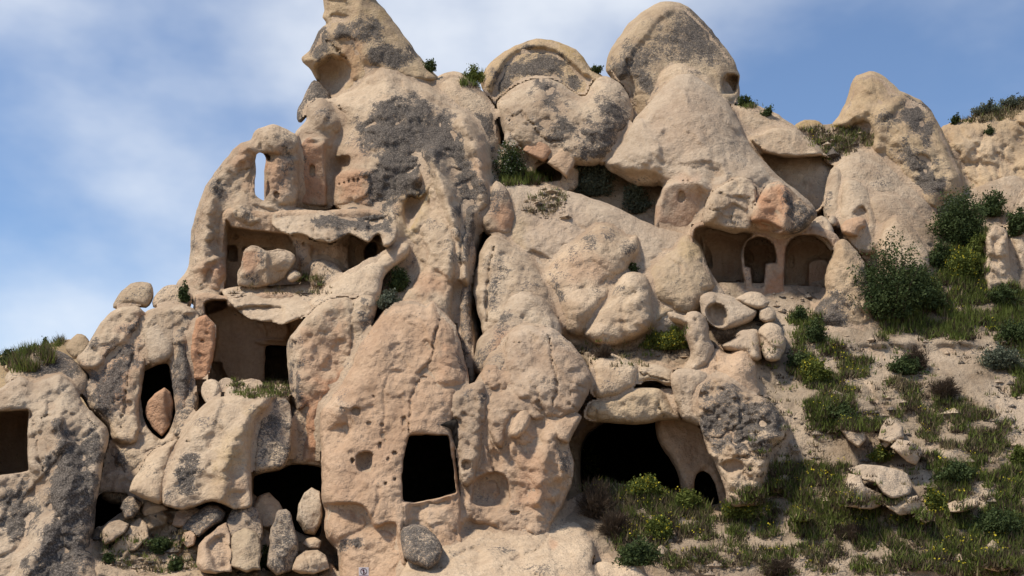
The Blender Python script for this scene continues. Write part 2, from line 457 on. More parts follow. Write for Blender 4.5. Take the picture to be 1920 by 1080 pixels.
def rock(name, label, pts, cat='rock', mat=None, group=None, kind=None, **kw):
    r = relief(pts, **kw)
    B = r['back'] if r['back'] is not None else max(1.2, min(4.5, r['size'] * 0.55))
    for h in r['holes']:
        if h.get('chamber'): B = max(B, h['chamber'] + h.get('wall', .5) + 1.5)
    co, faces, tint = r['co'], [r['quads']], r['tint']
    if any(h.get('through') for h in r['holes']):
        n0 = len(co); bz = r['z'] * 0 + r['z'].mean() + B * 0.6; bz = np.maximum(bz, r['z'] + 0.8)
        co = np.concatenate([co, at_np(r['px'], r['py'], bz)]); be = r['be']
        faces += [r['quads'][:, ::-1] + n0, np.stack([be[:, 1], be[:, 0], be[:, 0] + n0, be[:, 1] + n0], 1)]
        tint = np.concatenate([tint, tint])
        return tag(new_mesh_object(name, co, faces, mat or M_ROCK, tint=tint), label, None if kind else cat, group, kind)
    if kind == 'structure': bc, bf, vid = loft(r, 0, [(0.0, 1.0), (B * 0.35, 1.0), (B * 0.8, 1.0), (B, 1.0)], cap=False)
    else: bc, bf, vid = loft(r, 0, [(0.0, 1.0), (B * 0.35, 0.995), (B * 0.8, 0.95), (B, 0.82)])
    off = len(co)
    co = np.concatenate([co, bc]); faces += [f + off for f in bf]
    tint = np.concatenate([tint, np.tile(r['tint'][vid], (4, 1)), r['tint'][:1]])[:len(co)]
    for hi_, h in enumerate(r['holes']):
        hc, hf, hv = loft(r, hi_ + 1, [(0, 1.0), (h.get('wall', .5), .965)], cap=False)
        off = len(co); co = np.concatenate([co, hc]); faces += [f + off for f in hf]
        tint = np.concatenate([tint, np.tile(r['tint'][hv], (2, 1))])
    ob = new_mesh_object(name, co, faces, mat or M_ROCK, tint=tint)
    tag(ob, label, None if kind else cat, group, kind)
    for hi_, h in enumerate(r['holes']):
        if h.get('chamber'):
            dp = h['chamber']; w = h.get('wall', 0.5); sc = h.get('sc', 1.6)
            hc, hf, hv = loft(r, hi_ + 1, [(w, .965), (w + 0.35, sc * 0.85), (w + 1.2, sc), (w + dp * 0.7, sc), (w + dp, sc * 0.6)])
            new_mesh_object('cave_chamber', hc, hf, M_SHADE_BLACK if h.get('shade_black', True) else M_ROCK, parent=ob,
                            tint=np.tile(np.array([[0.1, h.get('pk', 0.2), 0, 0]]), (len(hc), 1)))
    return ob
# ------------------------------------------------------------------ the setting: ground, far hill, slope, soil
def sheet(name, x0, x1, y0, y1, nx, ny, zf, mat):
    X, Y = np.meshgrid(np.linspace(x0, x1, nx), np.linspace(y0, y1, ny))
    Z = zf(X, Y); co = np.stack([X, Y, Z], -1).reshape(-1, 3)
    i = np.arange(nx * ny).reshape(ny, nx)
    q = np.stack([i[:-1, :-1].ravel(), i[:-1, 1:].ravel(), i[1:, 1:].ravel(), i[1:, :-1].ravel()], 1)
    t = np.zeros((len(co), 4)); t[:, 0] = 0.1
    return tag(new_mesh_object(name, co, [q], mat, tint=t), kind='structure')
sheet('ground', -2500, 2500, -400, 4600, 60, 60, lambda X, Y: -0.35 + 0 * X, M_SOIL)

def tps(pts):
    P = np.array(pts, float); n = len(P); S = 300.0
    xy = P[:, :2] / S
    def U(r2): return np.where(r2 > 0, 0.5 * r2 * np.log(r2 + 1e-12), 0)
    d2 = ((xy[:, None] - xy[None]) ** 2).sum(-1)
    A = np.zeros((n + 3, n + 3)); A[:n, :n] = U(d2) + 0.01 * np.eye(n); A[:n, n] = 1; A[:n, n + 1:] = xy; A[n:, :n] = A[:n, n:].T
    w = np.linalg.solve(A, np.concatenate([P[:, 2], np.zeros(3)]))
    def f(X, Y):
        r = w[n] + w[n + 1] * X / S + w[n + 2] * Y / S
        for i in range(n): r = r + w[i] * U((X / S - xy[i, 0]) ** 2 + (Y / S - xy[i, 1]) ** 2)
        return r
    return f
HILL = tps([(1040,1130,43.2),(1200,1130,42.2),(1500,1130,41.3),(1990,1130,40.3),(1080,1000,45.0),(1250,1000,44.8),(1500,1000,43.8),(1920,1000,42.8),
            (1150,915,47.2),(1300,935,47.0),(1400,930,46.2),(1500,900,46.0),(1700,900,45.6),(1950,900,45.2),(1480,800,48.6),(1650,800,48.2),(1950,800,47.6),
            (1440,700,50.6),(1600,700,50.6),(1800,700,50.4),(1980,700,50.2),(1380,610,53.4),(1500,590,54.4),(1620,625,53.0),(1750,620,53.4),(1980,630,53.0),
            (1350,545,56.2),(1450,548,56.3),(1560,545,56.3),(1700,540,56.0),(1850,560,55.4),(1980,540,55.6),(1700,450,58.2),(1840,450,58.4),(1990,440,58.4),(1800,360,61.0),(1990,340,61.5),(2600,1130,39.5),(2600,900,44.5),(2600,700,50),(2600,540,55.5),(2600,400,60),(2300,1000,42.5),(2300,620,53)])
rock('hillside', None, [(1030,1150),(1045,960),(1090,925),(1150,905),(1250,928),(1330,956),(1385,952),(1400,850),(1395,720),(1340,650),(1300,610),(1305,560),(1335,530),
      (1560,540),(1630,560),(1660,450),(1760,420),(1800,375),(1850,380),(1900,400),(2010,400),(2300,380),(2600,400),(2600,1150)], mat=M_SOIL, kind='structure', depth=HILL, T=0.25, R=40, rough=0.9, step=4, back=1.5,
      li0=0.12, pal=[[(1740,880,60,30),.8],[(1900,780,60,70),.7],[(1700,670,130,38),.5],[(1480,840,60,60),.6],[(1440,600,80,30),.7],[(1850,920,60,20),.7],[(1520,1050,80,30),.5]],
      feats=[('bump',1730,640,190,14,.7),('crack',[(1560,640),(1640,660),(1700,700)],10,.35),('crack',[(1790,640),(1860,690),(1915,760),(1990,800)],14,.5),('bump',1560,760,60,40,.6),('bump',1330,1040,110,35,.6),('bump',1720,730,90,40,.6)])
# rock body of the cliff that everything is carved from
rock('cliff', None, [(120,1160),(150,800),(240,680),(370,620),(440,560),(520,470),(560,330),(640,260),(700,170),(820,180),(890,215),(960,150),(1080,150),(1170,160),(1230,70),(1300,60),(1360,150),(1420,220),
      (1500,262),(1590,255),(1640,260),(1720,300),(1790,360),(1900,330),(2010,360),(2600,360),(2600,700),(1500,760),(1420,1000),(1420,1160)], kind='structure', buf=False, dy=4.5, T=0.8, R=60, step=6, back=4, rough=1.2,
      feats=[('cut',[(1090,700),(1400,700),(1400,990),(1080,990)],22,25),('cut',[(730,790),(880,790),(880,960),(730,960)],9,20),('cut',[(440,840),(640,840),(640,1000),(440,1000)],9,20),
             ('cut',[(150,890),(270,890),(270,1030),(150,1030)],8,20),('cut',[(360,560),(560,560),(560,730),(360,730)],8,15),('cut',[(230,660),(350,660),(350,840),(230,840)],7,15),('cut',[(870,590),(930,590),(930,690),(870,690)],7,10)])
rock('hill', None, [(-700,800),(-640,740),(-400,710),(-200,700),(-80,690),(-10,668),(25,660),(60,652),(95,642),(130,636),(160,640),(200,660),(260,760),(200,860),(-700,860)], kind='structure', buf=False, depth=lambda X, Y: 78 - np.clip(Y - 640, 0, 120) * 0.12, T=2, R=60, rough=1.0, step=3, li0=0.3, oc0=0.5, mat=M_SOIL, back=10)

# ------------------------------------------------------------------ rocks: skyline, left to right
rock('rock_peak', 'crooked tan rock peak cut off by the top edge, hollow under its brow',
     [(612,-40),(650,-75),(690,-45),(705,0),(730,27),(748,53),(767,80),(787,107),(807,130),(822,150),(780,175),(700,185),(640,200),(610,190),(600,165),(588,140),(578,128),(567,117),(566,108),(580,95),(587,80),(597,58),(606,49),(612,45),(604,33),(608,20),(606,10)],
     dy=3.0, s=.55, T=3.2, R=62, p=2.2, rough=.55, feats=[('cut',[(590,128),(603,112),(622,104),(645,110),(660,126),(658,150),(640,178),(612,190),(597,160)],1.7,16),('crack',[(612,46),(613,78),(625,83),(637,98),(658,122)],3,.8),
      ('cut',[(618,28),(640,24),(656,32),(650,42),(622,44)],.7,9),('step',[(700,-60),(712,0),(790,112),(830,150),(760,150),(690,120),(668,80),(665,20),(680,-60)],.6,12),('bump',640,62,22,12,.5)],
     oc0=.35, oc=[[[(690,-40),(720,20),(810,140),(770,130),(700,40)],.7]], li=[[(600,80,30,34),.8],[(735,105,60,26),.85],[(690,60,46,30),.7],[(640,60,18,10),.9]], pk=[[(660,108,22,40),.6]])
rock('boulder', 'dark lichened rock tucked under the overhang of the crooked peak', [(588,150),(605,160),(622,190),(605,215),(578,215),(565,230),(557,222),(556,205),(566,190),(575,170)], dy=2.6, T=1.2, R=22, li0=.75)
rock('rock_dome', 'smooth tan shoulder between the central cone and the twin dome, grey at its foot', [(800,165),(817,145),(833,136),(850,134),(866,138),(882,147),(901,167),(918,187),(931,207),(936,233),(939,265),(932,295),(905,310),(870,280),(830,220)],
     dy=3.2, T=2.8, R=55, rough=.5, li=[[[(880,205),(935,210),(940,290),(910,300),(890,250)],.75]], pal=[[(850,160,40,16),.3]])
rock('rock_dome', 'broad rounded dome with an ochre cap and dark grey brow', [(902,163),(906,135),(927,110),(953,92),(980,79),(1007,73),(1033,74),(1057,82),(1080,93),(1093,107),(1104,124),(1122,137),(1140,160),(1130,230),(1040,270),(960,250),(930,215),(915,185)],
     dy=5.2, T=3.2, R=60, rough=.6, feats=[('step',[(922,190),(928,150),(950,112),(985,92),(1025,90),(1060,108),(1095,140),(1130,170),(1120,240),(940,240)],-.9,7),('crack',[(908,140),(915,160),(925,190)],3,.6)],
     oc0=.4, oc=[[[(1030,72),(1095,105),(1104,124),(1060,100)],1.0]], li=[[[(930,185),(935,150),(958,112),(990,96),(1030,96),(1060,118),(1090,150),(1080,178),(1050,155),(1000,146),(960,165)],.95]])
rock('rock_dome', 'lumpy rock bulging below the ochre capped dome, patched with grey lichen', [(932,193),(947,177),(970,160),(997,149),(1027,147),(1053,157),(1073,171),(1090,180),(1101,177),(1112,155),(1130,141),(1153,150),(1168,163),(1181,183),(1188,207),(1188,230),(1170,255),(1150,290),(1120,310),(1075,310),(1030,300),(985,285),(950,262),(937,228)],
     dy=3.0, T=3.2, R=62, rough=.9, feats=[('crack',[(950,236),(963,218),(977,212),(993,228),(1008,252),(1030,268),(1050,265)],3.5,.9),('bump',1040,185,26,24,.5),('cut',[(1015,165),(1040,158),(1060,180),(1070,200),(1050,212),(1020,205)],.5,14),('bump',1110,210,40,50,.5),('crack',[(1075,205),(1050,213),(1025,205)],4,.35)],
     li=[[[(1008,152),(1040,160),(1055,185),(1085,195),(1050,212),(1020,205),(1005,180)],.85],[[(1120,190),(1185,195),(1187,235),(1150,290),(1090,300),(1080,250),(1110,220)],.8],[[(1000,215),(1040,215),(1090,235),(1080,260),(1040,262),(1010,245)],.8],[(955,225,18,22),.4]])
rock('boulder', 'grey capped block wedged at the left foot of the lumpy dome', [(944,262),(949,236),(963,218),(978,213),(993,229),(1006,250),(990,264),(972,276),(955,276)], dy=1.4, T=1.2, R=26, fac=3, li=[[(975,248,30,14),.8]])
rock('rock_slab', 'pinkish fallen slab leaning over the dark hollow below the lumpy dome', [(980,281),(990,264),(1008,253),(1027,267),(1038,284),(1023,304),(1000,294)], dy=.8, T=.8, R=16, pk0=.8, ten=.2, fac=2)
rock('boulder', 'tan block right of the leaning pink slab under the lumpy dome', [(1026,304),(1040,284),(1051,267),(1076,263),(1086,285),(1076,310),(1062,335),(1050,322),(1036,313)], dy=1.2, T=1.2, R=20, ten=.3, fac=3, pk0=.2)
rock('rock_wall', 'shadowed rock face with a small cave mouth behind the green bushes', [(940,270),(1000,275),(1070,290),(1085,340),(1060,365),(930,365),(920,300)], dy=2.4, T=.8, R=20, li0=.3,
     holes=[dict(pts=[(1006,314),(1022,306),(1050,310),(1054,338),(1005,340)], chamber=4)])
rock('rock_dome', 'highest egg shaped dome on the skyline with a hollow at its right edge', [(1135,133),(1138,107),(1147,90),(1163,67),(1180,43),(1203,23),(1227,8),(1247,2),(1267,3),(1290,13),(1310,30),(1330,50),(1347,73),(1363,93),(1375,110),(1382,130),(1389,143),(1385,157),(1388,172),(1380,200),(1330,240),(1200,240),(1187,207),(1176,180),(1160,165),(1144,145)],
     dy=6.5, T=4.2, R=80, rough=.7, feats=[('cut',[(1355,148),(1365,138),(1382,142),(1380,170),(1372,176),(1354,174)],2.2,6),('step',[(1150,110),(1180,60),(1220,20),(1250,12),(1262,20),(1235,38),(1210,70),(1185,100),(1172,130),(1160,160)],.5,7),('crack',[(1172,100),(1180,140),(1195,180),(1190,210)],4,.7),('crack',[(1335,115),(1360,118),(1376,120)],2,.3)],
     oc0=.25, li0=.1, li=[[[(1215,70),(1250,30),(1290,30),(1330,70),(1362,110),(1350,145),(1300,110),(1260,105),(1225,125),(1195,120)],.6],[(1190,120,34,44),.75],[(1210,160,22,24),.8],[(1300,70,60,50),.85],[(1152,130,14,20),.8]])
rock('rock_dome', 'pale hood of rock sitting between the tall dome and the great cone', [(1212,200),(1218,180),(1224,153),(1233,130),(1250,118),(1267,112),(1293,117),(1320,133),(1340,153),(1354,173),(1370,200),(1340,230),(1240,230)], dy=4.2, T=2.4, R=45, rough=.6, li=[[(1310,135,26,14),.6],[(1230,165,10,14),.5]])
rock('boulder', 'small stacked blocks at the left skirt of the great cone', [(1118,302),(1122,285),(1135,268),(1142,250),(1156,246),(1166,256),(1152,280),(1138,305),(1128,310)], dy=1.8, T=1.0, R=16, feats=[('crack',[(1122,284),(1145,286)],2.5,.4)], ten=.35)

# great pale cone
rock('rock_cone', 'great smooth pale cone with a carved pink panel and slit window at its foot',
     [(1287,137),(1305,143),(1327,160),(1348,178),(1373,203),(1393,247),(1405,266),(1423,293),(1447,317),(1467,337),(1493,357),(1513,373),(1528,390),(1533,405),(1520,425),(1500,445),(1470,450),(1440,442),(1410,440),(1370,430),(1325,425),(1320,480),(1268,490),(1228,480),(1230,385),(1243,350),(1225,352),(1190,346),(1162,332),(1140,320),(1132,303),(1147,280),(1167,253),(1187,227),(1210,200),(1227,180),(1247,160),(1267,143)],
     dy=3.4, T=4.6, R=105, rough=.7, back=5,
     feats=[('cut',[(1140,312),(1180,320),(1215,318),(1245,335),(1243,370),(1180,350)],.9,14),('room',[(1240,352),(1262,340),(1296,336),(1318,352),(1328,372),(1318,400),(1312,425),(1320,490),(1225,490),(1232,400)],58.7,6),
            ('cut',[(1272,361),(1277,356),(1283,361),(1283,377),(1272,377)],.6,3),('pit',1281,338,2,2,.3),('pit',1286,338,2,2,.3),('pit',1291,338,2,2,.3),
            ('crack',[(1328,372),(1345,358),(1365,343),(1380,330)],3.5,.7),('bump',1320,330,34,28,.8),('cut',[(1290,312),(1320,300),(1352,312),(1360,330),(1335,352),(1318,345),(1300,335)],.8,16),
            ('bump',1400,330,36,20,.7),('crack',[(1400,345),(1430,325),(1450,322)],5,.4)],
     pal0=.32, pk=[[[(1240,350),(1300,338),(1326,372),(1310,425),(1290,440),(1238,432)],.75],[(1275,240,60,70),.18]],
     li=[[(1385,300,30,40),.28],[(1420,275,14,20),.3],[(1310,310,24,16),.3],[(1500,390,26,22),.75],[[(1480,350),(1530,390),(1520,430),(1490,430),(1478,390)],.6],[(1210,335,28,10),.35]])
rock('boulder', 'cluster of cracked overhanging lumps below the great cone, above the carved church', [(1317,415),(1322,385),(1335,362),(1360,345),(1388,333),(1412,345),(1418,370),(1412,400),(1410,425),(1385,438),(1350,432),(1330,428)],
     dy=-1.5, s=.4, T=2.0, R=28, fac=4, feats=[('crack',[(1325,390),(1350,395),(1375,385),(1410,400)],4,.6),('crack',[(1375,385),(1372,415),(1380,436)],3.5,.5),('crack',[(1345,360),(1372,372),(1412,370)],3.5,.45),('cut',[(1325,420),(1350,426),(1400,430),(1400,445),(1320,440)],.8,8)], li=[[(1365,415,36,14),.4],[(1390,365,22,14),.3]], rough=1.3, seed=4, fa=1.6)
rock('rock_block', 'orange pink hanging block with a grey speckled right side above the carved church', [(1406,412),(1412,390),(1426,366),(1440,345),(1460,340),(1478,350),(1500,372),(1526,392),(1530,405),(1512,428),(1490,440),(1462,440),(1436,436),(1414,428)],
     dy=-1.5, s=.4, T=2.0, R=22, p=2.8, ten=.3, feats=[('cut',[(1408,416),(1430,412),(1452,420),(1470,432),(1440,440),(1412,432)],.8,6),('ridge',[(1472,350),(1474,390),(1468,430)],9,.4)],
     pk=[[[(1406,420),(1425,365),(1446,345),(1475,352),(1474,400),(1465,435)],1.0]], li=[[[(1478,352),(1530,392),(1510,430),(1478,436),(1474,390)],.85]])
rock('rock_wall', 'tan shoulder right of the great cone with a lens shaped overhang over a wide hollow',
     [(1360,205),(1393,197),(1420,198),(1447,209),(1467,220),(1490,237),(1513,257),(1533,270),(1553,287),(1568,306),(1562,330),(1552,360),(1545,395),(1500,400),(1440,360),(1400,300),(1370,250)],
     dy=4.6, T=2.4, R=40, rough=.6, feats=[('cut',[(1428,290),(1445,289),(1480,296),(1536,292),(1565,306),(1552,335),(1542,380),(1525,395),(1480,360),(1445,318)],5.0,7),('step',[(1405,260),(1430,249),(1455,240),(1495,243),(1520,265),(1540,290),(1480,294),(1440,288)],1.1,4),('crack',[(1400,260),(1430,247),(1455,239),(1495,243)],3,.7)],
     pk=[[[(1440,300),(1560,300),(1545,390),(1490,370)],.35]], li=[[(1420,262,14,10),.4]])
rock('rock_dome', 'tip of a low ochre dome peeking over the grassy saddle', [(1488,240),(1500,228),(1520,224),(1536,228),(1548,242),(1530,262),(1495,260)], dy=9, T=1.5, R=26, oc0=.8)
rock('soil_bank', 'grassy rubble bank between the cone shoulder and the right pinnacle', [(1498,245),(1540,234),(1580,232),(1620,236),(1645,248),(1648,285),(1610,310),(1560,312),(1530,280)], cat='bank', mat=M_SOIL, dy=3.7, T=1.0, R=40, rough=1.4, li0=.3)
rock('rock_cone', 'leaning pinnacle on the right with a tan cap and two black lichen patches',
     [(1560,236),(1573,217),(1587,187),(1595,157),(1605,142),(1623,135),(1640,135),(1657,143),(1673,157),(1686,170),(1707,178),(1727,188),(1741,201),(1754,221),(1767,243),(1781,277),(1797,313),(1808,342),(1804,365),(1785,385),(1740,400),(1690,350),(1650,300),(1634,283),(1634,255),(1615,244),(1585,246)],
     dy=5.6, T=4.0, R=70, rough=.8, feats=[('crack',[(1598,160),(1640,158),(1672,160)],4,.3),('ridge',[(1690,180),(1650,220),(1640,280)],14,.6),('cut',[(1595,238),(1620,225),(1640,240),(1638,260),(1610,256)],.4,8),('cut',[(1718,288),(1740,290),(1752,312),(1735,330),(1722,310)],.3,8),('ridge',[(1740,210),(1765,270),(1790,330)],10,.4)],
     oc0=.35, li=[[[(1680,190),(1710,181),(1742,207),(1757,240),(1740,268),(1710,252),(1690,217)],1.0],[[(1672,282),(1712,278),(1745,308),(1780,348),(1778,372),(1728,352),(1692,318)],1.0],[(1660,240,20,34),.5],[(1770,320,24,36),.3]])
rock('cliff_face', 'eroded pale far slope at the right edge under the ridge', [(1740,400),(1755,300),(1762,243),(1775,234),(1800,225),(1830,218),(1860,204),(1890,196),(1925,188),(2010,180),(2200,165),(2420,175),(2600,200),(2600,480),(1900,470),(1800,440)], dy=7.5, T=1.8, R=60, rough=1.1, cat='slope',
     li0=.1, oc0=.25, pal=[[(1840,290,60,40),.4],[(1880,360,40,30),.4]], feats=[('crack',[(1775,250),(1800,300),(1815,340)],8,.6),('crack',[(1850,240),(1830,280),(1835,330),(1810,380)],9,.6),('crack',[(1890,270),(1870,320),(1875,370)],8,.5)])
# lobes at the right of the church
rock('rock_slope', 'broad pale rounded flank running down below the right pinnacle', [(1560,330),(1572,300),(1590,286),(1608,277),(1640,286),(1673,310),(1700,337),(1727,357),(1747,380),(1761,407),(1769,440),(1768,475),(1757,505),(1700,520),(1620,500),(1570,440)], dy=4.2, T=2.8, R=60, rough=.6, li=[[(1650,335,40,20),.4],[(1740,420,24,50),.4]], pal0=.1)
rock('rock_lobe', 'narrow rounded lobe just right of the wide hollow', [(1545,400),(1546,360),(1556,320),(1570,312),(1587,326),(1592,350),(1588,400),(1580,430),(1555,425)], dy=2.6, T=1.1, R=26, rough=.8, li=[[(1548,375,12,22),.5]])
rock('rock_lobe', 'smooth pale lobe with a dark hollow at its foot behind the church', [(1575,400),(1580,350),(1590,335),(1610,340),(1632,360),(1648,390),(1658,430),(1655,470),(1620,480),(1580,450)], dy=2.4, T=2.0, R=36, rough=.5, feats=[('cut',[(1600,400),(1616,385),(1630,400),(1625,430),(1604,432)],.8,10)])
rock('rock_lobe', 'long pale lobe sweeping down to the thorny bush', [(1625,380),(1640,367),(1672,364),(1700,382),(1727,406),(1748,437),(1762,472),(1756,500),(1700,515),(1650,490),(1640,430)], dy=2.2, T=2.0, R=42, rough=.6, li=[[(1730,460,20,40),.4]])
rock('rock_lobe', 'small pale knob half hidden by the thorny bush', [(1650,470),(1655,430),(1664,412),(1680,404),(1697,411),(1722,440),(1742,480),(1735,510),(1680,510)], dy=.8, T=1.6, R=32, rough=.6, li0=.2)
rock('boulder', 'pale cracked block over the right arch of the carved church', [(1508,440),(1514,425),(1523,413),(1541,405),(1556,415),(1565,440),(1570,465),(1558,470),(1545,455),(1525,442)], dy=.4, T=1.2, R=16, fac=3, pal0=.2)
rock('boulder', 'little round stone on top of the church corner', [(1550,416),(1556,405),(1566,406),(1571,416),(1564,424),(1554,423)], dy=.2, T=.5, R=9)
rock('boulder', 'pink broken stones jutting beside the church corner', [(1576,425),(1584,413),(1596,410),(1608,407),(1622,410),(1624,424),(1612,432),(1610,444),(1598,445),(1580,438)], dy=.4, T=.8, R=12, ten=.25, pk0=.5, feats=[('crack',[(1598,410),(1600,430),(1606,444)],2,.3)])
# carved church
rock('carved_church', 'rock cut church facade with arched niches and an orange pink pier',
     [(1294,440),(1310,415),(1400,415),(1470,418),(1530,425),(1566,438),(1585,470),(1590,580),(1540,595),(1490,595),(1400,590),(1330,580),(1290,520)], cat='church', dy=.5, s=.15, T=.5, R=8, rough=.35, ten=.3, step=2.2,
     feats=[('room',[(1300,452),(1304,430),(1330,424),(1380,432),(1412,438),(1398,455),(1390,480),(1392,510),(1396,540),(1352,545),(1330,520),(1312,490)],59.0,5),
            ('cut',[(1310,452),(1322,458),(1332,476),(1336,500),(1326,500),(1314,476)],.9,3),
            ('room',[(1396,500),(1394,470),(1402,452),(1420,444),(1438,446),(1450,458),(1455,475),(1455,493),(1436,495),(1432,535),(1412,537),(1407,502)],59.6,3),
            ('cut',[(1400,489),(1401,477),(1406,471),(1411,476),(1412,490)],1.2,2),
            ('room',[(1473,545),(1473,470),(1480,452),(1496,442),(1520,440),(1545,447),(1558,460),(1566,480),(1566,546)],59.2,3),
            ('cut',[(1480,482),(1488,480),(1488,499),(1481,499)],.9,2),('step',[(1518,492),(1552,490),(1556,546),(1518,546)],1.1,2),
            ('crack',[(1455,520),(1448,500),(1458,490)],2,.2),('crack',[(1480,500),(1486,530),(1492,560)],2.5,.3)],
     pk0=.35, pk=[[[(1436,440),(1472,440),(1472,500),(1488,556),(1434,556),(1432,500),(1455,496),(1455,465)],1.0],[(1535,520,20,30),.7]], li0=.02, li=[[(1400,510,8,30),.35],[(1480,440,16,10),.5]])
rock('rock_cone', 'small pointed tan cone with a grey foot beside the right arch of the church', [(1571,451),(1581,448),(1593,455),(1607,471),(1621,493),(1625,524),(1635,548),(1641,575),(1637,604),(1625,625),(1588,630),(1545,620),(1520,596),(1534,571),(1547,551),(1546,534),(1547,510),(1558,483),(1567,462)],
     dy=.2, s=.6, T=2.0, R=38, feats=[('crack',[(1618,540),(1612,575),(1620,600)],4,.6),('crack',[(1545,552),(1575,560),(1600,590)],3,.3)], li=[[[(1535,572),(1560,556),(1580,580),(1590,625),(1540,620),(1522,598)],.9],[(1610,500,12,26),.45]], oc0=.15)

# ------------------------------------------------------------------ centre of the cliff
rock('rock_slope', 'wide smooth pale slope falling from the bushes to the ledge in the middle', [(940,345),(970,345),(1000,352),(1040,356),(1075,360),(1113,373),(1153,387),(1187,403),(1227,423),(1273,435),(1298,443),(1314,460),(1328,500),(1346,530),(1360,560),(1310,600),(1250,640),(1100,660),(1020,620),(980,540),(950,460),(935,400)],
     dy=1.5, T=2.2, R=55, rough=.7, pal0=.5, pk=[[(1040,420,60,60),.25]], li=[[(1015,385,30,26),.25]], oc=[[(970,440,20,30),.5]])
rock('rock_lobe', 'grey flanked lump with a pale cushion swelling from the smooth slope', [(1015,525),(1040,487),(1073,460),(1100,438),(1124,418),(1147,422),(1163,437),(1180,445),(1192,439),(1199,458),(1190,490),(1166,516),(1153,530),(1150,555),(1126,582),(1108,615),(1088,630),(1060,625),(1045,590),(1032,550)],
     dy=.3, T=2.3, R=48, rough=.7, feats=[('crack',[(1065,545),(1085,540),(1110,543),(1125,535),(1140,520)],5,.45),('bump',1095,580,36,28,.7),('bump',1110,470,50,36,.4)],
     li=[[[(1045,490),(1090,445),(1130,422),(1150,440),(1120,470),(1080,490),(1040,530)],.62],[(1175,465,18,20),.5],[(1045,570,16,44),.7],[(1125,545,12,18),.5]], pk=[[(1090,500,46,30),.35]], pal=[[(1095,550,34,12),.6]])
rock('rock_lobe', 'greenish stained pale hump at the right end of the smooth slope', [(1288,440),(1272,453),(1252,470),(1227,490),(1214,520),(1216,550),(1240,572),(1286,590),(1315,580),(1330,550),(1340,535),(1325,495),(1310,456)], dy=.6, T=2.2, R=44, rough=.9, pal0=.25, oc0=.3, oc=[[(1290,475,26,26),.7],[(1235,520,20,20),.4]], li=[[(1320,510,10,30),.35],[(1290,480,20,20),.25]], feats=[('crack',[(1225,500),(1255,488),(1275,495),(1280,520)],6,.4)])
rock('boulder', 'rounded pale boulder with a flat front leaning against the smooth slope', [(1098,632),(1107,603),(1123,580),(1138,566),(1153,535),(1168,517),(1190,510),(1210,517),(1218,537),(1222,573),(1226,605),(1208,628),(1180,640),(1140,650)], dy=-.6, s=.7, T=2.0, R=36, feats=[('step',[(1172,575),(1190,555),(1215,552),(1222,600),(1205,622),(1178,628)],.35,6),('crack',[(1150,562),(1175,550),(1200,548)],3,.3)], li=[[(1185,548,26,12),.5],[(1205,585,14,22),.4]], pal=[[(1120,620,30,20),.5],[(1185,522,20,8),.6]])
rock('boulder', 'flat wedge of rock lying right of the rounded pale boulder', [(1216,550),(1228,558),(1240,568),(1268,581),(1255,592),(1240,602),(1222,612)], dy=-.2, T=.9, R=14, ten=.25, oc0=.2)
rock('rock_wall', 'tall pink and grey block standing beside the central cone above the dry bush', [(898,420),(905,390),(911,372),(918,355),(930,340),(947,350),(960,373),(966,403),(964,432),(955,452),(935,450),(915,440)], dy=.6, s=.5, T=1.8, R=28, pk=[[(945,410,22,34),.7]], li=[[(925,378,16,22),.6],[(940,372,22,12),.5]], pal=[[(935,350,16,9),.6]])
rock('rock_lobe', 'round shouldered grey and tan hump split by a vertical crack', [(890,560),(886,545),(892,507),(903,467),(913,449),(927,440),(947,450),(973,470),(1000,493),(1020,523),(1034,550),(1042,575),(1040,620),(980,640),(915,640),(900,600)],
     dy=.2, T=2.6, R=48, feats=[('crack',[(925,465),(918,500),(914,540),(913,590),(914,625)],4,1.2),('bump',900,555,12,14,.4)], li=[[[(915,480),(945,500),(935,540),(925,600),(915,610),(913,540)],.6],[(945,480,20,20),.35],[(985,540,30,20),.3]])
rock('rock_lobe', 'pale topped rounded dome with a pinkish grey face in front of the cracked hump', [(893,700),(892,655),(906,625),(927,603),(943,573),(957,554),(977,545),(1003,550),(1027,567),(1043,590),(1054,615),(1040,680),(960,720)], dy=-.8, T=2.3, R=42, feats=[('crack',[(930,605),(950,575),(975,562),(1000,566),(1028,600)],5,.3)], li=[[[(895,690),(905,640),(940,590),(960,580),(950,620),(925,670)],.65],[(970,585,30,16),.4]], pk=[[(940,640,22,22),.6]], pal=[[[(957,554),(977,545),(1027,567),(1052,610),(1035,605),(1000,565),(970,560)],.8]])

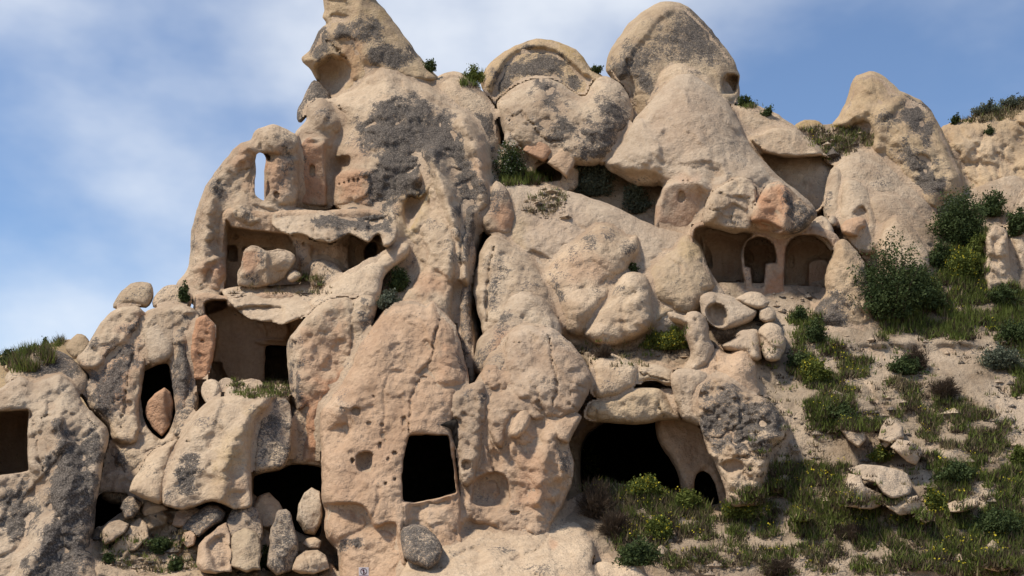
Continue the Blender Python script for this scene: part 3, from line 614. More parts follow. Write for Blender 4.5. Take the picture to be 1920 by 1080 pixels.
# ------------------------------------------------------------------ central cone and the rooms at its left
rock('rock_cone', 'huge central cone with a broad dark grey lichen face and pale right ridge',
     [(600,186),(617,185),(650,170),(667,157),(687,137),(700,125),(717,113),(733,119),(760,137),(790,151),(815,165),(850,190),(880,215),(903,243),(917,273),(923,317),(930,345),(925,385),(918,420),(905,450),(895,490),(892,560),(900,640),(895,720),(860,740),(770,700),(715,600),(712,540),(722,500),(715,470),(690,440),(660,420),(636,395),(626,385),(622,330),(624,300),(628,270),(640,245),(638,225),(622,205)],
     dy=3.6, s=.95, T=5.2, R=105, p=2.2, rough=1.0, back=6,
     feats=[('cut',[(626,299),(632,295),(652,291),(657,296),(657,319),(640,323),(627,329)],1.4,4),('step',[(624,330),(657,322),(692,322),(690,365),(676,372),(640,388),(622,388)],.25,3),
            ('pit',637,345,2,2.3,.35),('pit',645,343,2,2.3,.35),('pit',654,340,2,2.3,.35),('pit',664,337,2,2.3,.35),('pit',672,335,2,2,.3),
            ('crack',[(693,300),(686,325),(676,360),(668,372)],3,.35),('crack',[(636,200),(640,225),(632,250),(624,280)],5,.8),
            ('cut',[(758,380),(772,368),(788,372),(800,362),(792,390),(780,415),(765,430),(756,408)],1.5,10),('crack',[(792,300),(793,330),(796,350),(785,370)],6,1.2),
            ('bump',779,333,10,8,.9),('bump',781,343,8,7,.4),
            ('ridge',[(812,290),(840,380),(862,450),(868,520)],16,1.7),('crack',[(868,380),(866,440),(862,520),(866,600),(880,680)],6,1.5),('ridge',[(870,225),(900,290),(912,380)],18,1.2),
            ('crack',[(905,395),(896,420),(890,450)],7,1.2),('ridge',[(885,400),(878,470),(876,560)],10,1.0),('crack',[(890,470),(886,520),(884,580)],4,1.2),
            ('ridge',[(735,400),(742,430),(735,465),(715,490)],14,.8),('cut',[(655,430),(680,420),(712,420),(716,470),(700,490),(660,490)],1.0,8)],
     pal=[[[(617,185),(660,165),(700,125),(717,113),(740,125),(800,160),(850,195),(880,225),(870,240),(830,205),(790,182),(730,190),(680,215),(640,222)],.35],[[(850,195),(905,260),(918,330),(905,380),(890,300),(862,240)],.3],[(810,440,16,60),.4],[(745,450,10,20),.5]],
     li=[[[(650,225),(683,217),(735,190),(790,181),(833,203),(863,250),(886,310),(895,370),(880,420),(862,400),(850,330),(835,300),(800,300),(790,360),(755,365),(735,390),(700,400),(690,350),(696,300),(680,240)],1.0],[[(850,300),(886,310),(892,420),(880,500),(866,480),(860,380)],.8],[[(700,360),(755,365),(740,410),(720,440),(680,440),(650,430),(690,400)],.95],[(655,255,16,18),.4],[(810,380,18,50),.3]],
     pk=[[[(624,325),(690,322),(688,370),(640,390),(622,388)],.75],[(670,290,20,22),.25],[(900,310,16,30),.4],[(750,390,16,16),.4]], oc=[[[(757,380),(772,370),(800,362),(792,400),(770,430),(756,410)],1.0]])
rock('rock_rib', 'long pale rib of rock running down the middle of the central cone', [(797,330),(812,300),(838,292),(851,330),(855,390),(862,440),(863,490),(852,535),(848,580),(840,620),(790,600),(752,565),(768,533),(784,503),(797,477),(790,450),(783,428),(800,405),(812,385),(800,360)],
     dy=.1, s=1.0, T=2.2, R=30, p=2, feats=[('crack',[(780,430),(800,385),(832,362)],3,.5),('bump',845,480,12,40,.5)], li=[[(805,420,20,14),.5],[(835,350,12,40),.5],[(840,470,14,30),.4]], pal=[[(800,470,10,40),.6],[(815,320,14,20),.4]], pk=[[(810,530,34,24),.55]], rough=1.2)
rock('rock_rib', 'slim dark rib squeezed between the long rib and the cracked hump', [(872,445),(886,450),(893,490),(884,540),(884,590),(889,640),(893,700),(886,722),(872,690),(862,620),(862,550),(870,490)], dy=.2, T=1.6, R=18, li0=.55, pk0=.1)
rock('rock_lobe', 'short round rib left of the long pale rib', [(770,470),(772,440),(782,425),(795,440),(799,470),(790,500),(776,515),(768,500)], dy=-.1, T=1.2, R=16, li0=.4)
rock('carved_wall', 'carved pink wall with a slit window under a knobbly lichened head', [(548,262),(556,245),(572,227),(575,205),(587,190),(602,183),(622,197),(640,213),(646,232),(640,255),(633,285),(628,330),(628,390),(600,400),(540,395),(500,395),(496,330),(500,290),(520,270)], cat='wall',
     dy=2.3, s=.35, T=2.2, R=30, feats=[('room',[(508,300),(560,268),(575,258),(612,258),(612,300),(615,386),(560,385),(508,378)],59.8,6),('cut',[(582,312),(586,309),(590,312),(590,329),(582,330)],.8,2.5),('bump',605,222,20,30,.5),('cut',[(570,262),(612,256),(612,266),(590,272),(572,270)],.5,5),('crack',[(614,290),(612,340),(615,385)],4,.6)],
     pk=[[[(508,300),(575,262),(612,262),(614,386),(508,380)],.95]], li=[[(608,215,24,24),.5],[(560,290,14,26),.45],[(570,340,20,30),.25]], rough=1.2)
rock('rock_arch', 'weathered rock arch with a tall slit of sky through it, on the left tower',
     [(330,535),(347,513),(353,500),(357,473),(358,440),(367,403),(377,373),(384,350),(397,332),(410,316),(423,297),(437,280),(452,267),(470,262),(475,250),(484,241),(497,236),(512,233),(530,237),(547,247),(560,258),(562,300),(555,390),(530,420),(515,435),(490,432),(460,428),(440,424),(428,413),(426,450),(425,483),(422,545),(412,558),(388,568),(368,575),(350,560)],
     dy=.9, s=.5, T=2.3, R=34, p=2.2, back=2.6, rough=1.3,
     holes=[dict(pts=[(482,286),(493,288),(499,297),(503,310),(500,325),(504,340),(507,358),(500,369),(496,376),(487,373),(478,366),(478,343),(481,320),(480,300)], through=2.0, ten=.4)],
     feats=[('cut',[(496,286),(512,286),(520,292),(514,300),(502,302)],1.0,5),('pit',519,366,6,5,.6),('crack',[(440,330),(455,320),(470,318),(480,305)],4,.5),('crack',[(430,340),(436,380),(448,410)],4,.4),('bump',455,290,16,22,.5),('bump',512,268,20,18,.5),('crack',[(490,285),(505,292),(530,288),(540,275)],4,.4),
            ('step',[(360,505),(385,490),(422,480),(424,545),(408,556),(372,552),(362,530)],.4,4),('crack',[(372,540),(384,525),(392,545)],3,.35),('ridge',[(400,340),(388,420),(380,500)],10,.4),('cut',[(388,452),(405,448),(412,458),(395,465)],.4,5)],
     li=[[[(357,480),(366,405),(385,350),(410,318),(415,330),(392,370),(374,430),(368,490)],.6],[(400,355,16,20),.6],[(455,395,14,22),.5],[(540,300,16,40),.5]], pk=[[[(380,500),(424,482),(424,550),(400,548)],.65],[(455,290,20,24),.35],[(470,340,14,20),.3],[(520,330,24,36),.5]], pal=[[(495,395,20,18),.5],[(440,410,10,10),.3]])
rock('rock_band', 'grey swept saddle of rock bridging the arch and the central cone over the rooms', [(505,384),(540,387),(600,394),(650,390),(690,372),(730,385),(748,420),(740,452),(722,462),(712,440),(700,445),(690,455),(655,440),(620,455),(590,450),(570,440),(545,440),(525,432),(510,420)],
     dy=-1.2, s=2.8, T=.8, R=9, p=2.8, rough=1.7, feats=[('crack',[(520,400),(540,405),(555,398),(565,410)],4,.4),('cut',[(690,415),(720,408),(716,432),(690,440)],.5,6),('crack',[(665,430),(690,412),(712,416)],4,.4),('crack',[(585,405),(590,430),(588,450)],4,.4)], li=[[[(570,395),(650,392),(700,372),(730,390),(720,425),(670,440),(620,430),(590,415)],.95],[(535,402,14,8),.6]], pal=[[(550,420,30,14),.6],[(605,430,16,14),.4]])
rock('carved_room', 'shallow carved rooms with square wall holes behind the fallen boulder', [(415,400),(500,395),(600,395),(720,400),(728,500),(680,560),(560,570),(415,565)], cat='room', dy=.6, s=.1, T=.5, R=10, rough=.4, step=2.2,
     feats=[('room',[(424,412),(434,426),(515,437),(540,440),(556,470),(560,535),(423,545)],59.2,5),('cut',[(433,436),(443,436),(443,447),(433,447)],.9,2),('cut',[(427,462),(440,460),(445,466),(445,488),(427,488)],1.4,2),('cut',[(492,464),(507,465),(507,469),(492,468)],.6,2),('pit',547,455,7,4,.5),('pit',571,457,4,3,.4),('pit',508,443,7,4,.5),('pit',458,467,5,4,.5),('pit',623,456,5,5,.5),('pit',648,457,4,4,.4),
            ('room',[(655,440),(690,435),(712,425),(718,470),(700,500),(655,505)],58.0,5),('cut',[(685,464),(705,452),(705,480),(686,487)],3.0,2),('crack',[(592,430),(585,470),(588,495)],5,.7),('bump',575,480,26,44,1.0),('bump',625,470,26,30,.8)],
     pk0=.25, li=[[(560,480,20,40),.45],[(605,470,22,26),.35],[(640,500,20,24),.2]], holes=[])
rock('boulder', 'pink and pale fallen boulder lying in the upper left carved room', [(446,536),(446,513),(452,490),(460,467),(470,460),(482,461),(500,471),(520,467),(535,468),(552,477),(556,488),(548,503),(534,522),(505,535),(475,540)], dy=-.9, s=.4, T=1.5, R=22, fac=3, ten=.3, feats=[('ridge',[(498,470),(497,500),(503,530)],6,.3)], pk=[[(468,490,18,22),.8]], li=[[(490,490,9,30),.6],[(470,520,22,14),.5]], pal=[[(525,480,26,9),.7]])
rock('boulder', 'small round pale boulder right of the fallen boulder in the room', [(538,520),(543,510),(553,505),(562,512),(564,521),(555,528),(543,528)], dy=-1.4, T=.6, R=11, pal0=.3, li0=.2)
rock('boulder', 'grey cracked block at the back of the upper ledge', [(582,500),(592,488),(610,488),(630,498),(645,512),(640,530),(610,540),(585,535)], dy=-.7, T=1.0, R=18, li0=.45, feats=[('crack',[(585,498),(610,500),(640,520)],2.5,.3)])
rock('rock_ledge', 'rubble strewn ledge jutting out above the lower carved room', [(416,545),(440,538),(520,534),(600,534),(640,536),(655,552),(640,575),(590,590),(548,602),(530,608),(500,604),(470,598),(448,584),(428,566)], cat='ledge', dy=-1.6, s=3.4, T=.6, R=9, p=2.4, rough=1.5, pal0=.3,
     feats=[('cut',[(445,577),(470,572),(530,574),(536,590),(530,610),(480,602),(450,590)],.7,6)], li=[[(500,585,30,8),.35],[(580,560,40,16),.3]])
rock('rock_ramp', 'pale rounded ramp of rock sloping down left from the central cone', [(580,570),(593,553),(613,537),(637,517),(667,497),(700,480),(726,468),(745,455),(762,455),(768,470),(752,492),(724,513),(716,540),(708,565),(685,575),(640,580),(600,590)], dy=-1.4, s=1.2, T=1.7, R=28, rough=.7, pal0=.35, li=[[(690,530,20,20),.3],[(600,570,20,14),.4]], pk=[[(745,470,10,20),.3]])
rock('rock_slab', 'big flat faced pink and tan slab with a squared lower edge left of the pierced pillar', [(537,647),(549,625),(566,605),(590,580),(617,562),(648,557),(660,564),(677,553),(697,554),(707,568),(702,600),(690,640),(670,700),(640,780),(620,876),(600,873),(563,865),(568,820),(573,765),(560,775),(546,750),(541,700)],
     dy=-1.8, s=.35, T=1.6, R=22, p=2.6, back=3.5, rough=.9, ten=.3, feats=[('crack',[(665,565),(658,600),(662,640),(655,680)],6,.8),('crack',[(625,680),(645,684),(658,680)],3,.3),('step',[(536,640),(553,640),(556,775),(540,760)],-.5,4)],
     pk=[[[(565,740),(640,700),(630,870),(563,866)],1.0],[[(560,620),(640,600),(650,700),(565,750)],.5]], li=[[[(536,645),(552,640),(560,775),(545,750)],.9],[(685,610,14,40),.6],[(650,580,50,14),.25]])
rock('carved_room', 'lower left carved room with a dark inner doorway and dressed lintel panel', [(370,552),(440,556),(560,560),(565,730),(360,735),(362,600)], cat='room', dy=.7, s=.1, T=.4, R=10, rough=.25, step=2.2,
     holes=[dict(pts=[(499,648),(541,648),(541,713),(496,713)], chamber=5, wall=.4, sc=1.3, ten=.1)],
     feats=[('room',[(384,570),(400,562),(424,563),(430,575),(560,600),(562,640),(562,722),(392,722),(402,660),(405,615),(386,592)],55.6,4),('step',[(481,604),(537,604),(537,636),(500,640),(492,620)],.35,3),('crack',[(497,606),(501,620),(503,638)],2,.35),('step',[(478,640),(500,635),(541,637),(541,648),(498,648)],.25,2),('cut',[(392,690),(400,678),(416,680),(417,690),(425,712),(392,714)],.9,3),('cut',[(385,566),(424,563),(424,576),(400,586),(386,588)],1.5,4)],
     pk0=.35, li0=.02)

# ------------------------------------------------------------------ lower left
rock('boulder', 'oval mottled boulder at the top of the left skyline steps', [(212,578),(216,563),(228,546),(245,533),(265,528),(283,531),(288,548),(284,565),(274,578),(250,574),(230,580)], dy=.4, T=1.5, R=22, li0=.35, oc0=.2)
rock('boulder', 'lichen spotted round boulder below the left tower', [(287,576),(290,556),(300,542),(320,533),(338,535),(352,545),(360,565),(350,580),(320,578)], dy=.2, T=1.4, R=22, li0=.45, pal0=.1)
rock('rock_block', 'large leaning brown block on the left, split from its neighbour by a long crack', [(147,730),(166,705),(143,675),(160,655),(170,635),(190,605),(213,582),(253,574),(272,586),(285,600),(280,640),(272,700),(262,760),(258,830),(215,830),(200,800),(170,770)],
     dy=-.4, s=.7, T=2.0, R=36, fac=3, rough=1.1, seed=33, feats=[('crack',[(266,592),(257,627),(247,677),(238,717),(233,760),(226,800)],3,1.0),('step',[(140,680),(190,600),(255,570),(268,590),(235,640),(205,660),(180,690)],.5,6),('crack',[(200,770),(218,752),(230,745)],3,.3)],
     pk=[[[(205,665),(262,600),(245,690),(225,760),(180,740),(170,700)],.6],[(220,730,20,20),.7]], li=[[[(165,705),(210,670),(258,610),(240,690),(200,790),(160,735)],.95],[(172,640,10,40),.6],[(215,640,30,26),.3]])
rock('rock_wall', 'grey brown rock wall pierced by a dark cave above the tilted boulder', [(225,830),(235,760),(245,690),(258,620),(272,585),(300,575),(350,572),(372,590),(372,650),(368,720),(372,790),(345,830),(300,850),(310,930),(250,950),(188,930),(190,840),(200,815)],
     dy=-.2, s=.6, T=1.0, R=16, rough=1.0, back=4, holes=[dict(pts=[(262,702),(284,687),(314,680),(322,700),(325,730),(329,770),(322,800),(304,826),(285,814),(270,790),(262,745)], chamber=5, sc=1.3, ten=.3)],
     feats=[('cut',[(252,695),(270,686),(285,684),(280,720),(272,800),(250,800),(245,740)],.6,10),('bump',260,880,50,40,.5),('ridge',[(340,640),(345,720),(340,790)],12,.5),('crack',[(290,830),(315,812),(340,815)],4,.4)], li=[[(345,700,26,90),.85],[(230,890,50,50),.6],[(265,640,10,40),.4]], pk=[[(345,760,18,30),.4]])
rock('boulder', 'smooth pale hanging boulder over the dark left cave', [(268,640),(272,610),(285,594),(305,588),(325,592),(334,615),(333,650),(322,672),(300,684),(280,680),(272,660)], dy=-1.2, T=1.4, R=26, pal0=.1, rough=.7)
rock('rock_block', 'orange pink six sided block left of the lower carved room', [(362,713),(357,667),(360,627),(368,598),(387,591),(407,613),(405,640),(397,685),(390,711)], dy=-1.6, s=.3, T=1.2, R=12, p=3, ten=.2, pk0=1.0, feats=[('pit',380,640,4,3,.15),('pit',375,665,4,3,.15),('pit',388,625,3,3,.1)])
rock('rock_pillar', 'grey lichened pillar standing left of the orange block', [(325,660),(333,600),(345,580),(365,580),(372,620),(368,700),(372,760),(360,800),(338,820),(326,815),(330,760),(322,720),(318,690)], dy=-.8, T=1.3, R=20, li0=.6, li=[[(350,700,20,60),.85]])
rock('boulder', 'pink angular boulder jammed in the mouth of the dark left cave', [(273,770),(276,755),(290,738),(308,727),(320,735),(327,760),(322,795),(304,817),(288,805),(275,785)], dy=-.7, s=.3, T=1.0, R=12, p=2.5, ten=.2, fac=2, pk0=.8, feats=[('step',[(310,725),(330,735),(328,800),(316,790)],-.3,4)])
rock('boulder', 'pale angular boulder perched at the lip of the lower carved room', [(376,735),(380,716),(395,711),(412,718),(416,738),(408,755),(395,762),(384,752)], dy=-2.4, T=.9, R=12, fac=4, pal0=.5, ten=.2)
rock('boulder', 'brown round stone behind the pale angular boulder at the room', [(408,728),(412,714),(424,708),(438,712),(442,725),(430,736),(415,738)], dy=-1.8, T=.7, R=12, li0=.15)
rock('boulder', 'small pale stone sitting on top of the tilted boulder', [(419,742),(424,728),(438,722),(446,732),(442,746),(428,750)], dy=-2.6, T=.6, R=10, pal0=.5)
rock('boulder', 'row of flat stones with moss at the sill of the lower carved room', [(440,728),(448,714),(470,710),(488,714),(500,722),(530,720),(545,735),(540,756),(500,750),(450,748)], dy=-2.0, T=.8, R=12, pal0=.3, feats=[('crack',[(468,712),(472,730),(468,746)],3,.3),('crack',[(500,722),(505,748)],3,.3)])
rock('boulder', 'huge tilted pale boulder with grey streaks lying below the lower carved room', [(303,944),(305,907),(320,860),(333,824),(353,793),(374,767),(394,750),(428,740),(465,733),(500,732),(518,745),(500,770),(482,790),(472,850),(473,890),(471,948),(440,955),(400,940),(350,955),(320,952)],
     dy=-2.0, s=.9, T=2.4, R=44, fac=4, ten=.35, seed=21, rough=.9, feats=[('ridge',[(490,760),(440,820),(420,880),(410,940)],18,.6),('crack',[(300,930),(318,870),(334,826)],3,.6),('crack',[(380,880),(410,862),(440,858)],4,.35),('pit',352,828,4,3,.2)], pal0=.2, li=[[[(320,945),(330,880),(360,850),(375,880),(365,930)],.8],[(380,790,26,14),.4],[(470,760,18,16),.3]], oc=[[[(400,930),(420,860),(470,790),(475,830),(440,870),(425,945)],.6]], pk=[[(440,915,30,30),.35]])
rock('boulder', 'grey square right end of the tilted boulder beside the dark cave', [(470,858),(478,800),(490,775),(510,753),(533,748),(545,760),(548,805),(543,848),(532,876),(500,884),(476,890)], dy=-2.2, s=.5, T=1.5, R=22, fac=3, ten=.3, li0=.55, li=[[(515,800,26,34),.7]], feats=[('crack',[(478,800),(474,850),(476,888)],3,.4)])
rock('boulder', 'rounded left lobe of the tilted boulder', [(243,920),(247,905),(267,873),(284,847),(312,831),(334,825),(326,850),(314,890),(304,942),(270,936)], dy=-2.2, T=1.6, R=28, li=[[(285,880,24,14),.35]], pal0=.1, rough=.8)
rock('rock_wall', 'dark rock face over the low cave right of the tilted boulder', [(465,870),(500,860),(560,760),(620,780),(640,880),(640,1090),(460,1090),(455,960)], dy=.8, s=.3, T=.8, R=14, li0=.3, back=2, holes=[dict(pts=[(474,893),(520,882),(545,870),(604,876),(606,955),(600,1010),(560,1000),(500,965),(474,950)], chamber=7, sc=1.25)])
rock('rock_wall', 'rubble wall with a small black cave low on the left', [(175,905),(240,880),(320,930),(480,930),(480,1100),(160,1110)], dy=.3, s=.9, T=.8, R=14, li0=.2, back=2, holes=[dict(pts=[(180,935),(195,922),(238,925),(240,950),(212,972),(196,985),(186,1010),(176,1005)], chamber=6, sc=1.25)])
rock('boulder', 'grey mottled hump of rock on the lower left skyline', [(10,715),(17,693),(40,670),(73,657),(103,656),(127,666),(147,683),(165,703),(166,722),(150,745),(80,740),(30,735)], dy=-.4, T=1.9, R=34, li0=.3, li=[[(95,685,60,26),.95],[(55,690,26,22),.7]])
rock('rock_arch', 'bottom left arched rock over a square dark cave, black lichen down its leg',
     [(-240,900),(-200,800),(-120,760),(-60,745),(-30,735),(0,728),(20,716),(40,707),(63,716),(88,708),(112,701),(133,716),(147,738),(160,762),(183,783),(203,807),(203,833),(194,863),(188,900),(181,940),(177,990),(170,1030),(175,1120),(-260,1120)],
     dy=-1.6, s=.8, T=2.3, R=36, rough=1.1, back=4, step=2.6, holes=[dict(pts=[(-40,775),(0,770),(33,768),(55,769),(53,803),(53,853),(55,884),(20,890),(-40,895)], chamber=5, sc=1.2, shade_black=False, pk=.3, ten=.15)],
     feats=[('crack',[(75,785),(110,775),(140,778),(150,765)],5,.6),('crack',[(60,785),(70,815),(68,850),(82,880)],4,.5),('ridge',[(110,790),(130,860),(120,960),(60,1060)],24,.6),('step',[(-60,890),(60,890),(70,960),(20,1090),(-60,1090)],-.6,16),('crack',[(150,770),(180,800),(196,850)],4,.4)],
     li=[[[(98,797),(140,812),(182,826),(188,855),(174,953),(162,1060),(150,1110),(30,1110),(60,1040),(88,985),(92,920),(98,850)],1.0],[[(0,910),(50,900),(75,960),(50,1010),(10,1020)],.8],[(125,740,20,12),.35],[(180,815,14,20),.4]], pal=[[(40,890,30,12),.3],[(20,1040,30,20),.2],[(110,720,20,10),.3]])
rock('rock_slope', 'pale sandy bank at the foot of the black lichened leg', [(120,1120),(160,1055),(200,1060),(260,1075),(330,1085),(420,1092),(640,1090),(640,1150),(100,1150)], dy=-1.8, T=.8, R=20, pal0=.4, cat='bank', mat=M_SOIL, rough=1.3)
rock('soil_bank', 'earthy rubble slope with weeds between the fallen stones, lower left', [(172,1000),(195,985),(240,960),(300,955),(345,965),(370,1000),(430,1040),(500,1060),(610,1050),(640,1110),(160,1110)], dy=-.8, T=.6, R=20, cat='bank', mat=M_SOIL, rough=2.0, li0=.2)
def stone(label, pts, dy=-1.6, T=.8, R=14, **k):
    k.setdefault('buf', False); k.setdefault('jit', 2.6); k.setdefault('ten', .08); k.setdefault('fac', 4); k.setdefault('p', 2.4); k.setdefault('fa', 1.5); return rock('boulder', label, pts, dy=dy, T=T, R=R, group='fallen stones at the cliff foot', **k)
stone('dark oval stone at the mouth of the low black cave', [(223,955),(228,940),(240,931),(256,930),(265,942),(262,960),(250,970),(234,973)], li0=.7)
stone('tan stone right of the dark oval stone, under the tilted boulder', [(264,955),(268,938),(285,936),(310,946),(318,958),(295,965),(270,968)], dy=-1.2)
stone('rounded tan stone below the dark oval stone', [(189,1012),(192,990),(205,978),(225,976),(244,982),(235,1000),(215,1015),(198,1022)], dy=-1.9, T=.9)
stone('long flat slab slanting across the lower left rubble', [(196,1038),(215,1015),(240,990),(262,970),(276,985),(280,1010),(255,1030),(222,1042)], dy=-1.7, pal0=.2)
stone('pinkish block wedged under the lip of the tilted boulder', [(323,985),(328,960),(345,948),(370,950),(378,962),(360,975),(345,990),(332,992)], dy=-1.7, pk0=.4, fac=2)
stone('flat grey lichened stone in the middle of the rubble heap', [(340,985),(362,962),(388,947),(412,950),(424,963),(415,978),(390,997),(370,1010),(360,998),(345,995)], dy=-2.2, fac=2, li0=.75)
stone('speckled round shouldered stone above the two upright blocks', [(424,985),(428,965),(440,950),(462,946),(482,955),(492,980),(492,1012),(470,1020),(430,1012)], dy=-2.0, T=1.1, R=20, li0=.5)
stone('pale squarish upright block at the right of the pair', [(431,1040),(433,1010),(440,996),(458,990),(476,994),(487,1008),(490,1040),(489,1068),(460,1071),(434,1064)], dy=-2.6, T=1.0, R=16, pal0=.1, oc0=.3)
stone('hollowed tan block at the left of the pair', [(368,1060),(370,1030),(382,1010),(405,992),(425,980),(433,1000),(435,1040),(434,1070),(405,1078),(380,1074)], dy=-2.5, T=1.0, R=16, pk0=.25, feats=[('cut',[(388,1020),(415,1000),(430,1010),(432,1060),(405,1070),(395,1045)],.35,7)], li=[[(410,995,20,8),.5]])
stone('small pinkish cobble left of the hollowed block', [(339,1012),(345,999),(358,995),(368,1003),(366,1020),(352,1026)], dy=-2.3, T=.6, R=10, pk0=.3)
stone('tall upright grey stone pointing up beside the rubble heap', [(500,1060),(505,1015),(512,980),(522,958),(537,955),(548,968),(555,1000),(558,1040),(548,1070),(520,1078)], dy=-2.2, s=.4, T=1.2, R=18, li0=.5)
stone('upright brown stone leaning in the cave mouth by the pillar', [(555,975),(560,945),(570,925),(586,914),(600,920),(606,950),(602,980),(590,1004),(572,1000)], dy=-1.4, s=.4, T=1.0, R=16, li0=.25, fac=2)
stone('shadowed slab lying inside the low cave', [(472,960),(482,930),(505,922),(525,945),(537,965),(525,985),(500,990),(478,985)], dy=-.6, T=.6)
stone('small flat stone between the upright stones and the pillar', [(566,1020),(575,1010),(592,1008),(604,1015),(600,1027),(580,1029)], dy=-1.9, T=.5, R=8)
stone('lumpy stone pile at the left foot of the pierced pillar', [(548,1068),(555,1045),(572,1034),(595,1032),(612,1042),(616,1066),(590,1076),(562,1076)], dy=-2.4, T=.9, R=14, rough=2.2, feats=[('crack',[(572,1036),(580,1055),(575,1074)],3,.3)])

# ------------------------------------------------------------------ front pillars with the black doorway
rock('rock_pillar', 'great pierced front pillar with a black doorway and small square pigeon hole',
     [(751,562),(732,570),(713,589),(689,623),(669,656),(660,685),(636,724),(616,753),(602,772),(599,801),(602,849),(602,897),(603,936),(609,960),(611,1008),(633,1037),(636,1100),(640,1150),(860,1150),(870,1040),(866,960),(860,900),(856,850),(853,800),(862,760),(880,720),(877,695),(871,670),(864,645),(852,608),(832,586),(812,565),(797,572),(780,563)],
     dy=-2.0, s=.75, T=2.6, R=48, p=2.2, rough=.75, back=3.5, step=2.5,
     holes=[dict(pts=[(768,815),(800,813),(842,815),(847,844),(854,892),(857,924),(835,932),(809,938),(775,944),(754,941),(752,897),(756,849)], chamber=8, sc=1.5, ten=.12, wall=.7)],
     feats=[('crack',[(832,588),(822,606),(816,627),(813,655),(809,676),(790,700),(782,724),(770,738),(769,777),(764,812)],3,.8),
            ('cut',[(670,851),(695,848),(699,858),(697,884),(680,886),(670,878)],.9,2.5),('pit',667,771,8,8,.35),('pit',692,794,5,3,.3),('pit',716,797,4,3.5,.3),('pit',712,835,3,8,.3),('pit',740,850,4,4,.4),('pit',728,862,3,4,.3),('pit',661,864,3,5,.3),('pit',740,898,3,3,.25),('pit',723,907,3,3,.25),('pit',701,744,2.5,2.5,.2),('pit',758,790,6,10,.25),('pit',722,826,3,3,.2),('pit',795,709,5,4,.3),('pit',690,880,30,8,.05),
            ('cut',[(602,948),(640,942),(672,944),(690,956),(705,985),(745,985),(757,1150),(630,1150),(605,1010)],.7,7),('cut',[(608,805),(640,792),(662,800),(655,830),(625,850),(608,835)],.35,12),
            ('crack',[(758,945),(757,980),(762,1040),(758,1080)],3,.5),('bump',630,765,24,18,.5),('bump',700,650,40,40,.4),('cut',[(636,1040),(611,1010),(606,990),(625,1020)],.4,6),
            ('cut',[(764,945),(856,930),(870,960),(870,1080),(762,1080)],.9,20)],
     pk0=.4, li=[[(640,740,16,20),.35],[(675,640,14,34),.35],[(870,690,12,40),.6],[(860,640,10,30),.4],[(655,1020,20,10),.65],[(690,630,20,20),.2],[(760,585,40,12),.2]], pal=[[(800,965,40,20),.5],[(770,580,40,14),.3],[(625,755,18,10),.5]], pk=[[(835,680,20,60),.6]])
stone('big oval grey boulder lying right below the black doorway', [(750,1000),(762,985),(780,981),(802,990),(820,1008),(829,1030),(824,1055),(808,1066),(780,1060),(758,1045),(751,1022)], dy=-3.8, T=1.2, R=30, li0=.7, rough=.8, fac=0, fa=.3, ten=.4)
rock('rock_apron', 'smooth white rock apron spreading under the doorway and twin pillars', [(750,1150),(758,1060),(775,1000),(800,955),(860,915),(930,905),(1010,905),(1056,925),(1080,965),(1104,1000),(1114,1030),(1110,1065),(1120,1150)],
     dy=-1.2, s=2.6, T=1.9, R=34, rough=1.0, pal0=.35, feats=[('crack',[(830,1010),(850,990),(900,965),(940,940)],4,.5),('crack',[(820,1070),(860,1040),(900,1020),(930,990)],4,.5),('crack',[(930,1080),(950,1055),(980,1040),(1010,1030),(1028,1005),(1035,975),(1055,940)],4,.6),('bump',930,1050,26,26,.5),('bump',880,1020,36,18,.3),('bump',1040,1060,60,26,.5)],
     li=[[(930,1028,26,8),.5],[(850,1030,20,10),.4],[(1000,1065,50,14),.4],[(1060,990,26,30),.25]], pk=[[(1038,1022,8,8),.8]])
rock('rock_pillar', 'right hand pillar of the black doorway, tan with a dark hollow at its foot', [(900,700),(912,680),(940,680),(1000,690),(1060,740),(1070,790),(1066,830),(1076,870),(1074,900),(1056,945),(1034,985),(1026,1020),(960,1010),(900,985),(850,990),(840,975),(852,945),(856,910),(852,880),(850,840),(846,800),(850,770),(880,730)],
     dy=-2.0, s=.7, T=1.6, R=34, rough=1.2, step=2.6, feats=[('cut',[(888,905),(905,890),(935,885),(952,900),(955,943),(920,948),(884,942)],.9,8),('crack',[(905,790),(912,830),(925,870),(935,910),(942,940)],5,.7),('crack',[(960,830),(985,835),(1010,825)],3,.35),('bump',975,800,22,40,.6),('pit',958,827,4,4,.3),('pit',965,962,8,4,.35),('ridge',[(1040,800),(1020,860),(1010,940)],14,.4),('cut',[(888,942),(955,944),(950,952),(890,950)],.3,4)],
     pk0=.3, pk=[[(1000,900,40,70),.6]], li=[[(1058,860,16,26),.65],[(1020,1000,20,14),.6]], pal=[[(860,960,20,20),.5]])
rock('rock_lobe', 'knobbly lump forming the upper right jamb of the black doorway', [(830,775),(831,755),(843,738),(860,726),(881,719),(905,716),(915,740),(912,790),(906,830),(900,870),(890,900),(876,915),(862,900),(858,860),(852,820),(845,800)], dy=-3.0, s=.5, T=1.6, R=24, rough=1.4, feats=[('cut',[(842,790),(855,782),(866,790),(862,802),(848,800)],.5,4),('cut',[(864,868),(880,862),(884,878),(870,886)],.5,4),('crack',[(905,740),(902,790),(908,840)],4,.5),('crack',[(868,775),(885,782),(905,770)],3,.3)], li=[[(880,735,26,12),.5],[(905,745,10,16),.7]], pk0=.1)
